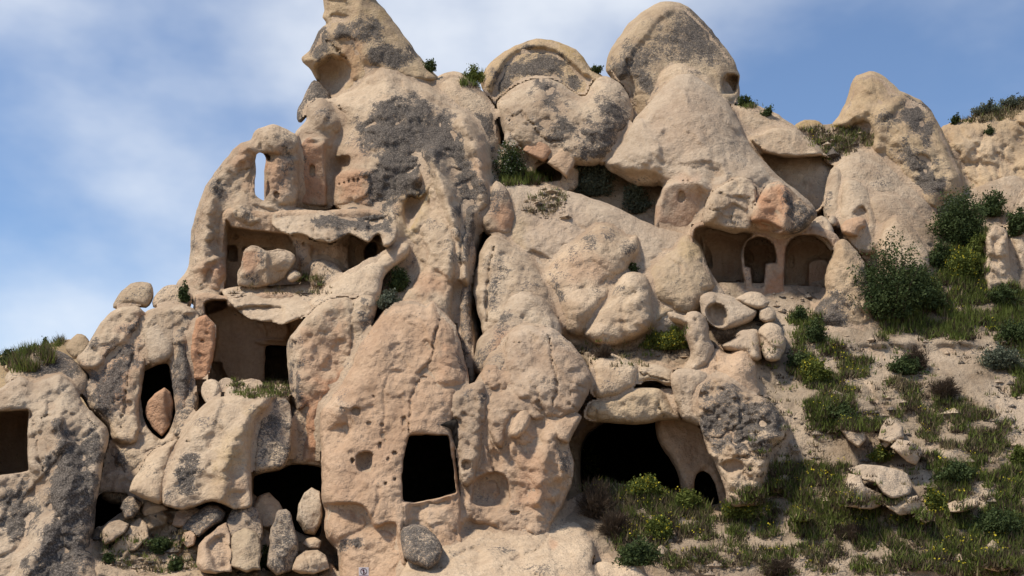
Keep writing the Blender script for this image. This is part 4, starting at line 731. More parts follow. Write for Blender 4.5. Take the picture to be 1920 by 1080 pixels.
rock('rock_lobe', 'big cracked head of the right hand pillar with a pale crown', [(944,656),(956,623),(977,611),(1011,613),(1035,615),(1064,637),(1088,666),(1105,690),(1111,709),(1099,748),(1082,774),(1060,790),(1030,790),(1000,780),(965,760),(940,720),(938,690)],
     dy=-2.8, s=.8, T=2.4, R=38, rough=1.1, feats=[('crack',[(1028,620),(1032,650),(1035,680),(1044,690),(1042,730),(1034,770)],4,1.0),('crack',[(990,712),(1005,730),(1012,760),(1026,785)],4,.8),('crack',[(1067,715),(1085,725),(1098,728)],3,.4),('crack',[(1067,712),(1070,740),(1068,760),(1080,765)],3,.4),('crack',[(1085,680),(1100,700),(1104,720)],3,.4),('crack',[(956,650),(970,638),(980,645)],3,.4)],
     pal=[[[(956,625),(977,612),(1040,616),(1065,640),(1000,632),(965,645)],.7]], li=[[(1065,642,16,10),.5],[(1015,620,14,9),.4],[(1040,725,7,34),.35]], pk0=.2)
rock('rock_lobe', 'lichened small shoulder left of the cracked head', [(904,705),(906,690),(920,666),(944,656),(958,665),(968,690),(965,715),(945,730),(920,728)], dy=-3.4, T=1.2, R=20, rough=1.4, li0=.4, feats=[('crack',[(928,690),(925,705),(920,716)],5,.6)])
rock('rock_block', 'tan lump below the lichened shoulder in the middle of the pillar', [(908,745),(920,725),(945,722),(985,712),(1005,735),(1015,760),(1024,784),(1000,790),(965,780),(955,800),(940,840),(925,830),(912,800),(906,770)], dy=-3.2, T=1.6, R=24, rough=1.2, pk0=.2, feats=[('crack',[(965,778),(952,800),(944,830)],3,.4)])
rock('rock_block', 'leaf shaped sliver stuck on the front of the right hand pillar', [(953,812),(960,790),(972,768),(985,762),(997,775),(996,795),(985,810),(968,822)], dy=-4.2, T=.7, R=12, pk0=.2, pal0=.2)
rock('rock_block', 'angular wedge jutting right from the right hand pillar', [(1030,798),(1045,785),(1062,770),(1080,772),(1092,782),(1078,805),(1064,832),(1045,825)], dy=-3.6, T=.9, R=12, ten=.15, pk0=.25, p=2.6)
rock('boulder', 'smooth pale boulder cut off by the bottom edge at the centre', [(1085,1110),(1095,1070),(1110,1060),(1132,1052),(1155,1056),(1180,1052),(1197,1054),(1208,1074),(1215,1110)], dy=-1.8, T=1.2, R=24, pal0=.7, rough=.5, li0=0)

# ------------------------------------------------------------------ right hand cave
rock('cave_wall', 'dim inner rock wall framing the big black cave on the right', [(1050,700),(1110,650),(1300,680),(1400,740),(1400,960),(1330,990),(1050,990)], cat='wall', dy=4.6, s=.2, T=.5, R=14, back=16, pk0=.2, li0=.05,
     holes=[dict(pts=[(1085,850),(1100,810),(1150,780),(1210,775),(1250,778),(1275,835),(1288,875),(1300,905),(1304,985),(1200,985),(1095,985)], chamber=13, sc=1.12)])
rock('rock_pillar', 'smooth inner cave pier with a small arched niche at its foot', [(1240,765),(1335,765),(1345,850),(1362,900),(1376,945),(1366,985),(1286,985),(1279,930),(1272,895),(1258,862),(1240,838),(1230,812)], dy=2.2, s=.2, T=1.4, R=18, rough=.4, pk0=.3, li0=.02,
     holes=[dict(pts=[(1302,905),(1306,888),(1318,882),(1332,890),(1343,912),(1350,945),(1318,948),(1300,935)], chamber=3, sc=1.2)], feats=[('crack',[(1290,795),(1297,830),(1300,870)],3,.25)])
rock('boulder', 'rounded boulder forming the left roof of the big cave', [(1104,735),(1105,700),(1107,670),(1133,660),(1165,670),(1197,686),(1195,710),(1187,730),(1153,745),(1118,747)], dy=-1.6, T=1.9, R=32, back=6, pal=[[(1140,675,34,12),.5]], li=[[(1150,715,34,20),.3]], rough=.7)
rock('rock_slab', 'thick lip of tan rock hanging over the big black cave', [(1092,775),(1106,752),(1150,742),(1190,728),(1237,729),(1262,760),(1277,788),(1237,790),(1194,797),(1148,793),(1100,790)], dy=-1.2, s=.4, T=1.6, R=22, ten=.35, back=6, feats=[('crack',[(1237,735),(1234,760),(1245,785)],3,.5),('crack',[(1115,785),(1122,765),(1120,750)],3,.3)], oc0=.25, rough=1.0)
rock('rock_slab', 'folded slab stacked on the roof of the big cave', [(1186,712),(1188,700),(1198,685),(1220,683),(1260,694),(1263,722),(1248,722),(1230,714),(1210,716),(1195,722)], dy=-2.0, T=.9, R=12, feats=[('crack',[(1196,696),(1220,706),(1258,714)],4,.7)], pal=[[(1225,688,30,7),.6]], oc0=.2)
rock('boulder', 'dark angular block under the folded slab', [(1230,735),(1245,725),(1262,728),(1276,760),(1276,788),(1256,782),(1236,770)], dy=-1.4, T=.8, R=12, fac=3, ten=.2)
rock('rock_lobe', 'pale tongue of rock hanging at the right side of the cave roof', [(1257,712),(1262,698),(1276,690),(1308,694),(1330,705),(1330,760),(1318,797),(1298,794),(1280,785),(1268,756)], dy=-2.0, s=.5, T=1.3, R=20, pal0=.35, feats=[('crack',[(1275,700),(1280,740),(1290,770)],3,.25)], li=[[(1300,740,12,30),.25]])
rock('rock_column', 'standing knob of rock like a bird head with a beak on the ledge', [(1251,590),(1254,584),(1268,586),(1283,594),(1288,586),(1304,583),(1319,592),(1328,614),(1331,634),(1340,655),(1330,690),(1300,705),(1280,695),(1294,668),(1293,648),(1282,628),(1283,612),(1270,606),(1257,600)], buf=False, dy=-2.6, s=.4, T=1.1, R=18, pal0=.3, rough=1.1, feats=[('crack',[(1283,594),(1288,610),(1282,625)],3,.3),('pit',1303,600,4,3,.15)])
rock('rock_lobe', 'tan saddle shaped body of rock behind the grey lichen block', [(1290,690),(1310,668),(1335,655),(1350,652),(1362,664),(1389,653),(1407,660),(1416,680),(1420,716),(1425,740),(1400,780),(1330,770),(1305,730)], dy=-1.4, T=1.6, R=28, feats=[('crack',[(1340,660),(1345,700),(1335,730)],4,.5),('bump',1385,690,24,28,.5)], pk0=.3, rough=.9)
rock('rock_block', 'massive rough grey lichen block right of the big cave', [(1310,745),(1318,722),(1335,711),(1367,715),(1393,732),(1420,741),(1445,752),(1464,775),(1474,797),(1470,822),(1447,845),(1438,888),(1428,918),(1424,945),(1370,948),(1358,912),(1340,870),(1322,830),(1314,797)],
     dy=-2.0, s=.5, T=2.3, R=30, rough=2.0, step=2.5, fac=3, feats=[('crack',[(1440,850),(1434,890),(1426,925)],4,.6),('crack',[(1322,815),(1345,822),(1370,812),(1400,800),(1420,790)],4,.6),('crack',[(1350,865),(1375,855),(1410,860)],4,.5),('cut',[(1352,868),(1378,860),(1395,872),(1380,890),(1360,884)],.5,6),('crack',[(1390,870),(1398,900),(1400,930)],4,.3),('crack',[(1372,830),(1380,800),(1395,780)],4,.4)],
     li0=.25, li=[[[(1312,745),(1335,712),(1395,732),(1445,752),(1468,790),(1440,840),(1400,855),(1350,855),(1320,820)],.85]], pal=[[(1380,905,30,26),.2]])
rock('boulder', 'pale cone shaped stone right of the grey lichen block', [(1428,920),(1434,890),(1446,850),(1460,838),(1476,850),(1486,880),(1482,915),(1455,930)], dy=-1.2, T=1.0, R=18, pal0=.2)
rock('rock_slope', 'small rubble terrace between the rounded boulder and the bird headed knob', [(1085,655),(1120,635),(1200,625),(1260,600),(1310,600),(1320,680),(1280,710),(1190,700),(1110,690)], cat='bank', mat=M_SOIL, dy=.2, s=2.0, T=.6, R=18, rough=1.6, li0=.2, pal=[[(1140,650,30,12),.5]])
# ledge stones
def ledge(label, pts, dy=-.8, T=1.0, R=16, **k):
    k.setdefault('buf', False); k.setdefault('ten', .4); k.setdefault('fa', 1.0); return rock('boulder', label, pts, dy=dy, T=T, R=R, group='boulders on the ledge below the church', **k)
ledge('barrel shaped boulder with a round hollow in its end', [(1312,575),(1314,556),(1328,547),(1357,550),(1393,566),(1420,584),(1410,602),(1390,612),(1358,618),(1335,612),(1320,598)], T=1.5, R=26, pal0=.35, rough=.4, feats=[('cut',[(1322,592),(1326,575),(1340,568),(1358,574),(1366,592),(1360,612),(1338,612)],.8,4)])
ledge('flat pale slab resting on the barrel shaped boulder', [(1378,561),(1392,552),(1408,546),(1428,550),(1443,566),(1436,578),(1414,579),(1395,571)], dy=-1.4, T=.7, R=11, pal0=.45)
ledge('little block propping up the flat pale slab', [(1424,580),(1440,574),(1452,582),(1455,600),(1438,606),(1424,600)], dy=-1.4, T=.6, R=10, pal0=.2)
ledge('wide low pale boulder split from its round neighbour', [(1352,648),(1370,632),(1395,619),(1418,617),(1426,635),(1428,672),(1412,678),(1392,662),(1370,660)], dy=-2.0, pal0=.45)
ledge('round pale boulder at the right end of the ledge', [(1425,640),(1423,618),(1442,604),(1465,615),(1473,645),(1461,674),(1436,676)], dy=-2.0, T=1.2, R=20, pal0=.35, li=[[(1450,665,22,10),.4]])
# fallen blocks on the right slope
def fallen(label, pts, Y0, T=.8, R=12, **k):
    k.setdefault('buf', False); k.setdefault('ten', .03); k.setdefault('fac', 4); k.setdefault('p', 3.2); k.setdefault('jit', .7); R = 8
    pc = (min(p[1] for p in pts) + max(p[1] for p in pts)) / 2
    return rock('boulder', label, pts, dy=Y0 - D(pc), s=.5, T=T, R=R, group='fallen blocks on the green slope', pal0=.35, **k)
def hy(px, py): return float(HILL(np.array([px * 1.0]), np.array([py * 1.0]))[0])
for lab, pts, T in (
    ('leftmost cut block of the upper trio on the slope', [(1574,803),(1581,789),(1601,791),(1622,807),(1624,824),(1610,840),(1590,826)], .9),
    ('tallest block at the back of the upper trio on the slope', [(1645,823),(1652,800),(1662,785),(1674,786),(1693,800),(1696,822),(1670,832)], .8),
    ('thin splinter of stone lying before the tallest upper block', [(1652,832),(1668,815),(1686,806),(1690,814),(1676,826),(1660,840)], .35),
    ('wide scooped block at the right of the upper trio', [(1669,838),(1682,823),(1710,828),(1726,838),(1729,852),(1718,873),(1700,866),(1684,850)], .8),
    ('flat topped block with a curved right end, largest of the lower pile', [(1586,880),(1617,870),(1650,873),(1680,879),(1702,889),(1711,908),(1707,926),(1690,934),(1671,936),(1655,925),(1640,905),(1620,902)], 1.0),
    ('stepped block at the left front of the lower pile', [(1591,887),(1613,892),(1622,912),(1640,920),(1656,926),(1652,948),(1632,956),(1588,950),(1580,928)], .9),
    ('low broken block at the right front of the lower pile', [(1654,942),(1687,933),(1720,929),(1727,944),(1722,961),(1687,967),(1668,955)], .6),
    ('small pale stone at the right toe of the lower pile', [(1722,962),(1732,953),(1745,962),(1748,975),(1735,982),(1724,975)], .4),
    ('lone pale stone in the grass left of the lower pile', [(1486,970),(1494,961),(1510,958),(1521,964),(1520,974),(1500,978)], .4),
    ('flat pale stone in the grass right of the lower pile', [(1776,945),(1800,934),(1830,936),(1836,948),(1805,960),(1782,960)], .4),
    ('rounded pale boulder in the grass near the lower right corner', [(1838,1050),(1852,1039),(1875,1038),(1892,1050),(1896,1066),(1870,1072),(1846,1066)], .6)):
    cxm = sum(p[0] for p in pts) / len(pts); bot = max(p[1] for p in pts)
    fallen(lab, pts, hy(cxm, bot) - .8, T=T, li0=.12)
rock('rock_outcrop', 'craggy upright outcrop in the green gully at the right edge', [(1842,500),(1846,460),(1850,432),(1862,422),(1874,424),(1886,430),(1890,455),(1894,500),(1905,540),(1890,562),(1858,562),(1846,535)], dy=.6, s=.4, T=1.5, R=20, rough=2.2, fa=1.6, pal0=.2, li0=.2)
rock('rock_outcrop', 'broken pale outcrop cut off by the right edge of the photo', [(1895,440),(1905,380),(1930,340),(1980,330),(1990,560),(1930,560),(1900,520)], dy=1.4, s=.6, T=1.6, R=30, rough=1.4, pal0=.25, li0=.2)
rock('boulder', 'pale skyline boulder on the far left hill', [(122,655),(132,637),(146,625),(160,630),(170,645),(165,668),(140,672)], dy=4.5, T=1.2, R=16, oc0=.3)
rock('boulder', 'mossy rounded rock on the far left hill above the hump', [(5,690),(22,672),(45,664),(60,672),(50,690),(25,700)], dy=5, T=1.0, R=14, oc0=.5, li0=.3)

# the continuous body of tuff that fills the creases and welds neighbouring masses together
def weld():
    z0 = ZB.copy(); ok = np.isfinite(z0); r = 9
    zz = np.where(ok, z0, 0.0)
    num = np.zeros_like(zz); den = np.zeros_like(zz); edge = np.zeros(zz.shape, bool)
    for dy in range(-r, r + 1):
        for dx in range(-r, r + 1):
            if dx * dx + dy * dy > r * r: continue
            a = np.roll(np.roll(zz, dy, 0), dx, 1); b = np.roll(np.roll(ok, dy, 0), dx, 1)
            w = b * np.exp(-(dx * dx + dy * dy) / 34.0) * np.exp(-((a - zz) / 2.0) ** 2)
            num += w * a; den += w
            if dx * dx + dy * dy <= 4: edge |= ~b
    m = num / np.maximum(den, 1e-9) + 0.13
    jj, ii = np.meshgrid(np.arange(zz.shape[1]) * 3 - 60.0, np.arange(zz.shape[0]) * 3 - 60.0)
    good = ok & ~edge
    for hq in HOLES:
        d, _, _ = sdf(jj, ii, hq); good &= d < -6
    good &= (ii < 1110) & (m < z0 + 0.9)
    W = at_np(jj, ii, m)
    m = m - 0.05 * fbm(W[..., 0] * 1.6, W[..., 1], W[..., 2] * 1.6, 3, 5)
    near = (m < z0 + 0.12) & good                                # keep only what can show, plus a margin
    keep = near.copy()
    for dy in (-1, 0, 1):
        for dx in (-1, 0, 1): keep |= np.roll(np.roll(near, dy, 0), dx, 1) & good
    c = keep[:-1, :-1] & keep[1:, :-1] & keep[:-1, 1:] & keep[1:, 1:]
    mx = np.maximum(np.maximum(m[:-1, :-1], m[1:, 1:]), np.maximum(m[1:, :-1], m[:-1, 1:])); mn = np.minimum(np.minimum(m[:-1, :-1], m[1:, 1:]), np.minimum(m[1:, :-1], m[:-1, 1:]))
    c &= (mx - mn) < 1.3
    idx = np.arange(m.size).reshape(m.shape)
    q = np.stack([idx[:-1, :-1][c], idx[1:, :-1][c], idx[1:, 1:][c], idx[:-1, 1:][c]], 1)
    u, inv = np.unique(q, return_inverse=True)
    co = at_np(jj.ravel()[u], ii.ravel()[u], m.ravel()[u])
    t = np.zeros((len(u), 4)); t[:, 0] = .22; t[:, 1] = .12
    tag(new_mesh_object('cliff_body', co, [inv.reshape(-1, 4)], M_ROCK, tint=t), kind='structure')
weld()
# ------------------------------------------------------------------ plants, gravel, sign, bird
bpy.context.view_layer.update()
DG = bpy.context.evaluated_depsgraph_get()
EYE = Vector((0, 0, CZ))
def hit(px, py):
    d = Vector(((px - CX) / F, 1.0, (HZ - py) / F)).normalized()
    ok, loc, nrm, _, ob, _ = scene.ray_cast(DG, EYE, d)
    return (loc, nrm, ob) if ok else (None, None, None)
rn = np.random.default_rng(11)

def shade_mesh(name, co, faces, shade, mat, parent=None, smooth=False, origin=None):
    ob = new_mesh_object(name, co, faces, mat, parent, smooth=smooth, origin=origin)
    a = ob.data.attributes.new('shade', 'FLOAT', 'POINT')
    sh = np.asarray(shade, np.float32)
    if len(sh) == len(ob.data.vertices): a.data.foreach_set('value', sh)
    return ob
def blades(base, n_per, h, spread, lean, rng_, width=0.028):
    """base (k,3): grass tufts, one thin triangle a blade"""
    k = len(base); N = k * n_per
    b = np.repeat(base, n_per, 0) + np.stack([rng_.normal(0, spread, N), rng_.normal(0, spread, N), rng_.uniform(-.03, 0.01, N)], 1)
    hh = np.repeat(h, n_per) * rng_.uniform(.45, 1.15, N)
    an = rng_.uniform(0, 6.283, N); le = rng_.uniform(.05, lean, N) * hh
    tip = b + np.stack([np.cos(an) * le, np.sin(an) * le, hh * np.sqrt(np.clip(1 - (le / hh) ** 2, .2, 1))], 1)
    wa = rng_.uniform(0, 6.283, N); w = np.stack([np.cos(wa), np.sin(wa), 0 * wa], 1) * (width * rng_.uniform(.6, 1.3, N))[:, None]
    co = np.stack([b - w, b + w, tip], 1).reshape(-1, 3)
    f = np.arange(N * 3).reshape(-1, 3)
    return co, f, np.repeat(np.clip(np.repeat(rng_.uniform(0, 1, k), n_per) * .6 + rng_.uniform(0, .4, N), 0, 1), 3)
def scatter(poly, n, only=None):
    P = np.array(poly, float); lo, hi_ = P.min(0), P.max(0); out = []
    xy = rn.uniform(lo, hi_, (n * 3, 2)); d, _, _ = sdf(xy[:, 0], xy[:, 1], P)
    cl = fbm(xy[:, 0] / 30, xy[:, 1] / 20, xy[:, 0] * 0, 3, 77)
    xy = xy[(d + cl * 26 > 0) & (cl > -0.35)][:n]
    for x, y in xy:
        l, nr, ob = hit(x, y)
        if l is not None and (only is None or ob.name.split('.')[0] in only): out.append(l)
    return np.array(out).reshape(-1, 3)
SOILS = ('hillside', 'soil_bank', 'rock_slope', 'rock_ledge', 'cliff', 'cliff_face')
GREENS = [  # outline, tufts, height, kinds mixed (green, dry, flowers)
    ([(1640,600),(1660,560),(1750,520),(1830,545),(1925,560),(1925,640),(1870,632),(1760,640),(1660,636)], 1500, .42, (.92, .05, .03)),
    ([(1755,480),(1850,430),(1850,545),(1755,545)], 500, .5, (.9, .04, .06)),
    ([(1480,640),(1560,640),(1620,680),(1640,760),(1560,790),(1500,720)], 650, .36, (.6, .34, .06)),
    ([(1495,755),(1580,755),(1650,812),(1560,810)], 420, .36, (.92, .04, .04)),
    ([(1650,700),(1800,740),(1890,800),(1870,860),(1780,850),(1700,790)], 900, .32, (.45, .53, .02)),
    ([(1330,945),(1480,900),(1600,960),(1750,985),(1925,930),(1925,1080),(1600,1020),(1380,995)], 2300, .36, (.75, .2, .05)),
    ([(1100,905),(1330,935),(1330,990),(1200,1015),(1120,965)], 800, .42, (.5, .42, .08)),
    ([(1150,1010),(1500,990),(1925,1000),(1925,1080),(1560,1080),(1300,1045),(1180,1080)], 1500, .32, (.5, .47, .03)),
    ([(1720,850),(1925,880),(1925,940),(1780,920)], 600, .36, (.85, .1, .05)),
    ([(1440,880),(1580,870),(1600,960),(1450,940)], 600, .34, (.6, .32, .08)),
    ([(1870,600),(1925,620),(1925,760),(1890,700)], 300, .4, (.8, .2, .0)),
    ([(1400,640),(1925,640),(1925,1080),(1400,1080)], 700, .22, (.5, .5, .0)),
    ([(945,330),(1060,328),(1065,345),(950,350)], 260, .45, (1, 0, 0)),
    ([(1500,240),(1640,238),(1640,285),(1560,305)], 260, .34, (.5, .44, .06)),
    ([(985,358),(1060,362),(1050,400),(1000,405)], 70, .3, (.3, .7, 0)),
    ([(560,520),(600,522),(600,532),(560,530)], 40, .35, (.4, .6, 0)),
    ([(430,536),(620,534),(610,550),(430,552)], 45, .2, (.2, .8, 0)),
    ([(435,712),(545,715),(540,745),(440,748)], 160, .2, (.6, .4, 0)),
    ([(1205,618),(1290,615),(1290,655),(1210,655)], 200, .3, (.85, .05, .1)),
    ([(1480,580),(1550,590),(1540,640),(1490,640)], 160, .34, (.95, .05, 0)),
    ([(1090,640),(1200,640),(1260,690),(1120,685)], 60, .25, (.3, .7, 0)),
    ([(190,1000),(360,1000),(370,1070),(200,1075)], 90, .25, (.5, .5, 0)),
    ([(1360,168),(1440,182),(1460,205),(1380,190)], 150, .3, (.6, .4, 0)),
    ([(866,128),(908,125),(905,165),(875,150)], 120, .4, (1, 0, 0)),
    ([(1800,190),(1925,178),(1925,215),(1800,230)], 300, .4, (.3, .7, 0)),
    ([(-5,660),(60,650),(120,640),(110,665),(-5,700)], 260, .7, (.7, .3, 0)),
]
acc = {0: [], 1: [], 2: [], 3: []}
for poly, n, h, mix in GREENS:
    P = scatter(poly, n)
    if not len(P): continue
    mix = np.array([mix[0] * .72, mix[1] * .7, mix[2] * .4, .3 if n > 250 else .1])
    kind = rn.choice(4, len(P), p=mix / mix.sum())
    for k in range(4): acc[k].append(np.concatenate([P[kind == k], np.full(((kind == k).sum(), 1), h)], 1))
for k, nm, mt, npb in ((0, 'green_grass', M_GRASS, 11), (1, 'dry_grass', M_DRY, 9), (3, 'low_scrub', M_TWIG, 16)):
    B = np.concatenate(acc[k])
    co, f, sh = blades(B[:, :3], npb, B[:, 3] * (.8 if k == 3 else 1), .12, .95 if k == 3 else .75, rn)
    tag(shade_mesh(nm, co, [f], sh, mt), {'green_grass': 'short green grass in patches over the slope', 'dry_grass': 'dry straw coloured grass in patches over the slope', 'low_scrub': 'low dark brown scrub matted over the slope'}[nm], kind='stuff')
B = np.concatenate(acc[2]); k = 7                      # yellow flower heads on thin stalks
c = np.repeat(B[:, :3], k, 0) + np.stack([rn.normal(0, .14, len(B) * k), rn.normal(0, .14, len(B) * k), np.repeat(B[:, 3], k) * rn.uniform(.7, 1.2, len(B) * k)], 1)
def cards(c, size, rng_, aspect=1.0):
    n = len(c)
    u = rng_.normal(size=(n, 3)); u /= np.linalg.norm(u, axis=1)[:, None]
    v = np.cross(u, rng_.normal(size=(n, 3))); v /= np.linalg.norm(v, axis=1)[:, None]
    s = (size * rng_.uniform(.6, 1.4, n))[:, None]
    co = np.stack([c - u * s, c + v * s * .5 * aspect, c + u * s, c - v * s * .5 * aspect], 1).reshape(-1, 3)
    return co, np.arange(n * 4).reshape(-1, 4)
co, f = cards(c, .035, rn, 1.6)
tag(shade_mesh('yellow_flowers', co, [f], rn.uniform(0, 1, len(co)), M_YEL), 'tiny yellow wild flowers among the grass', kind='stuff')

def tube(p0, p1, r0, r1, k=4):
    p0, p1 = np.array(p0), np.array(p1); d = p1 - p0; d = d / (np.linalg.norm(d) + 1e-9)
    u = np.cross(d, [.3, .9, .2]); u /= np.linalg.norm(u); v = np.cross(d, u)
    a = np.arange(k) / k * 6.2832
    ring = np.cos(a)[:, None] * u + np.sin(a)[:, None] * v
    co = np.concatenate([p0 + ring * r0, p1 + ring * r1])
    i = np.arange(k); j = (i + 1) % k
    return co, np.stack([i, j, j + k, i + k], 1)
def bush(label, px, py, w, h, mat, flower=None, dens=1.0, leaf=.058, name='bush', twigs=False, cat='bush', group=None):
    """a shrub standing at photo point (px, py), w by h photo pixels across"""
    l, nr, ob = hit(px, py)
    if l is None:
        l, nr, ob = hit(px, py + 12)
        if l is None: return
    Y = l.y; sx, sz = w / F * Y / 2, h / F * Y
    o = bpy.data.objects.new(name, None); COL.objects.link(o); o.location = l
    tag(o, label, cat, group)
    base = np.array(l)
    ns = int(max(9, min(120, w * h / 45)))                 # shoots fan out from the root, leaves along their outer part
    th = rn.uniform(0, 6.283, ns); el = np.arcsin(rn.uniform(.03, 1.0, ns) ** .8)
    le = rn.uniform(.5, 1.05, ns)
    DV = np.stack([np.cos(th) * np.cos(el) * sx, np.sin(th) * np.cos(el) * sx * .8, np.sin(el) * sz], 1) * le[:, None]
    stems = []
    for q_ in range(min(ns, 26)):
        m = base + DV[q_] * .5 + rn.normal(0, .06, 3) * sz
        stems += [tube(base - [0, 0, .1], m, .022 * sz ** .5, .014 * sz ** .5), tube(m, base + DV[q_] * .95, .014 * sz ** .5, .005)]
    off = 0; cs, fs = [], []
    for a, b in stems: cs.append(a); fs.append(b + off); off += len(a)
    new_mesh_object('stem', np.concatenate(cs), [np.concatenate(fs)], M_STEM, parent=o, origin=np.array(l))
    n = int(min(15000, max(300, w * h * 1.3 * dens)))
    ci = rn.integers(0, ns, n); t_ = rn.uniform(.04, 1.0, n) ** .6
    p = base + DV[ci] * t_[:, None] + rn.normal(size=(n, 3)) * (.035 + .11 * min(sx, sz) * (1.1 - .6 * t_))[:, None]
    p[:, 2] = np.maximum(p[:, 2], base[2] - .05)
    cl = rn.uniform(0, 1, ns)
    if twigs:
        b0 = p + rn.normal(size=(n, 3)) * .05 - DV[ci] / np.linalg.norm(DV[ci], axis=1)[:, None] * rn.uniform(.1, .35, (n, 1)); ww = rn.normal(size=(n, 3)) * .008
        co = np.stack([b0 - ww, b0 + ww, p], 1).reshape(-1, 3); f = np.arange(n * 3).reshape(-1, 3); sh = np.repeat(cl[ci] * .5 + rn.uniform(0, .5, n), 3)
    else:
        co, f = cards(p, leaf, rn, 1.1); sh = np.repeat(np.clip(cl[ci] * .5 + rn.uniform(0, .5, n), 0, 1), 4)
    shade_mesh('foliage', co, [f], sh, mat, parent=o, origin=np.array(l))['kind'] = 'stuff'
    if flower is not None:
        m = int(n * .05); pp = base + DV[rn.integers(0, ns, m)] * rn.uniform(.8, 1.08, (m, 1)) + rn.normal(size=(m, 3)) * .05
        co, f = cards(pp, .04, rn, 1.6)
        shade_mesh('flowers', co, [f], rn.uniform(0, 1, len(co)), flower, parent=o, origin=np.array(l))['kind'] = 'stuff'
    return o
for a in (
    ('white flowering green bush at the left of the hollow below the lumpy dome', 958, 338, 72, 72, M_DARKLEAF, M_WHITE),
    ('large grey green bush right of the small cave mouth', 1108, 366, 98, 74, M_GREYLEAF),
    ('grey green bush at the left skirt of the great cone', 1192, 398, 66, 66, M_GREYLEAF),
    ('dark green bush in the hollow beside the long pale rib', 748, 545, 50, 46, M_DARKLEAF),
    ('low brownish scrub below the dark bush by the long pale rib', 730, 575, 50, 34, M_GREYLEAF),
    ('green bush on the skyline left of the ochre capped dome', 886, 152, 46, 32, M_GREEN),
    ('small dark sprig on the right flank of the crooked peak', 806, 134, 26, 28, M_DARKLEAF),
    ('dark bush on the skyline between the two big domes', 1118, 136, 26, 18, M_DARKLEAF),
    ('low skyline scrub at the hollow of the tallest dome', 1395, 186, 44, 18, M_DARKLEAF),
    ('spindly skyline scrub right of the tallest dome', 1440, 205, 36, 18, M_DARKLEAF),
    ('largest dark thorny bush beside the small pointed cone', 1668, 598, 165, 165, M_DARKLEAF),
    ('dark leafy bush right of the thorny bush', 1728, 580, 100, 90, M_DARKLEAF),
    ('tall dark green bush in the gully below the right pinnacle', 1800, 460, 130, 115, M_DARKLEAF),
    ('dark bush at the upper end of the gully', 1860, 405, 70, 50, M_DARKLEAF),
    ('yellow green bush low in the gully', 1805, 520, 80, 60, M_GREEN, M_YEL),
    ('yellow flowered shrub in the left corner of the big cave', 1100, 900, 66, 95, M_GREEN, M_YEL),
    ('low flowering scrub in front of the big cave floor', 1210, 930, 90, 40, M_GREEN, M_YEL),
    ('green weeds at the foot of the inner cave pier', 1290, 952, 60, 40, M_GREEN),
    ('fresh green bush at the foot of the grey lichen block', 1400, 968, 110, 44, M_GREEN, M_YEL),
    ('green flowering patch on the terrace left of the bird headed knob', 1250, 655, 84, 38, M_GREEN, M_YEL),
    ('green bush below the right arch of the church', 1500, 606, 44, 34, M_DARKLEAF),
    ('green bush against the grey foot of the small cone', 1528, 640, 50, 44, M_DARKLEAF),
    ('dark green bush near the bottom edge right of the smooth boulder', 1195, 1056, 90, 50, M_DARKLEAF),
    ('olive bush left of the lower right grass bank', 1235, 1010, 60, 50, M_GREEN, M_YEL),
    ('round bright green bush at the right edge of the path', 1912, 870, 34, 40, M_GREEN),
    ('low dark bush across the right hand grass', 1870, 1000, 110, 50, M_DARKLEAF),
    ('dark low bush behind the lower pile of blocks', 1790, 900, 90, 36, M_DARKLEAF),
    ('flowering weeds right of the lower pile of blocks', 1752, 955, 44, 46, M_GREEN, M_YEL),
    ('green tuft above the upper trio of blocks', 1650, 865, 50, 34, M_GREEN, M_YEL),
    ('dark bush on the open slope above the upper trio', 1700, 700, 80, 34, M_DARKLEAF),
    ('green flowering bush on the slope right of the round ledge boulder', 1530, 715, 80, 50, M_GREEN, M_YEL),
    ('dark green bush on the slope below the split ledge boulders', 1500, 690, 56, 36, M_DARKLEAF),
    ('dark green clump on the slope above the cut block', 1570, 790, 90, 34, M_DARKLEAF),
    ('tuft clinging to the far eroded slope', 1856, 252, 22, 22, M_DARKLEAF),
    ('dark skyline bush left end of the far ridge', 1792, 232, 26, 18, M_DARKLEAF),
    ('dark scrub along the middle of the far ridge', 1850, 212, 60, 22, M_GREYLEAF),
    ('dark scrub at the right end of the far ridge', 1900, 200, 60, 22, M_GREYLEAF),
    ('dark bush on the left edge of the far left hill', 12, 682, 50, 30, M_DARKLEAF),
    ('small scrub on the crest of the far left hill', 60, 660, 36, 16, M_DARKLEAF),
    ('tiny dark tree on the crest of the far left hill', 85, 648, 10, 18, M_DARKLEAF),
    ('dark sprig between the left skyline boulder and tower', 345, 566, 22, 40, M_DARKLEAF),
    ('dark weeds in the middle of the lower left rubble', 300, 1035, 56, 32, M_DARKLEAF),
    ('small dark weed at the lower left bank', 206, 1056, 26, 20, M_DARKLEAF),
    ('dark green weed growing at the foot of the tall upright stone', 503, 1068, 34, 50, M_DARKLEAF),
    ('small green weed below the pair of upright blocks', 330, 1068, 34, 26, M_DARKLEAF),
    ('dark bush hugging the foot of the long pale lobe', 1762, 500, 60, 56, M_DARKLEAF),
    ('olive bush left of the craggy upright outcrop', 1830, 500, 50, 70, M_GREEN),
    ('dark bush below the craggy upright outcrop', 1880, 570, 70, 40, M_DARKLEAF),
    ('dark bush at the right edge above the green gully', 1908, 440, 50, 60, M_DARKLEAF),
    ('grey bush high in the gully under the far slope', 1790, 405, 70, 44, M_GREYLEAF),
    ('dark scrub along the edge of the green shelf', 1900, 640, 80, 44, M_DARKLEAF),
    ('grey thorny scrub on the bare bank at the right edge', 1880, 690, 90, 44, M_GREYLEAF),
    ('little weed on the smooth slope by the grey flanked lump', 1186, 506, 26, 14, M_DARKLEAF)):
    bush(*a)
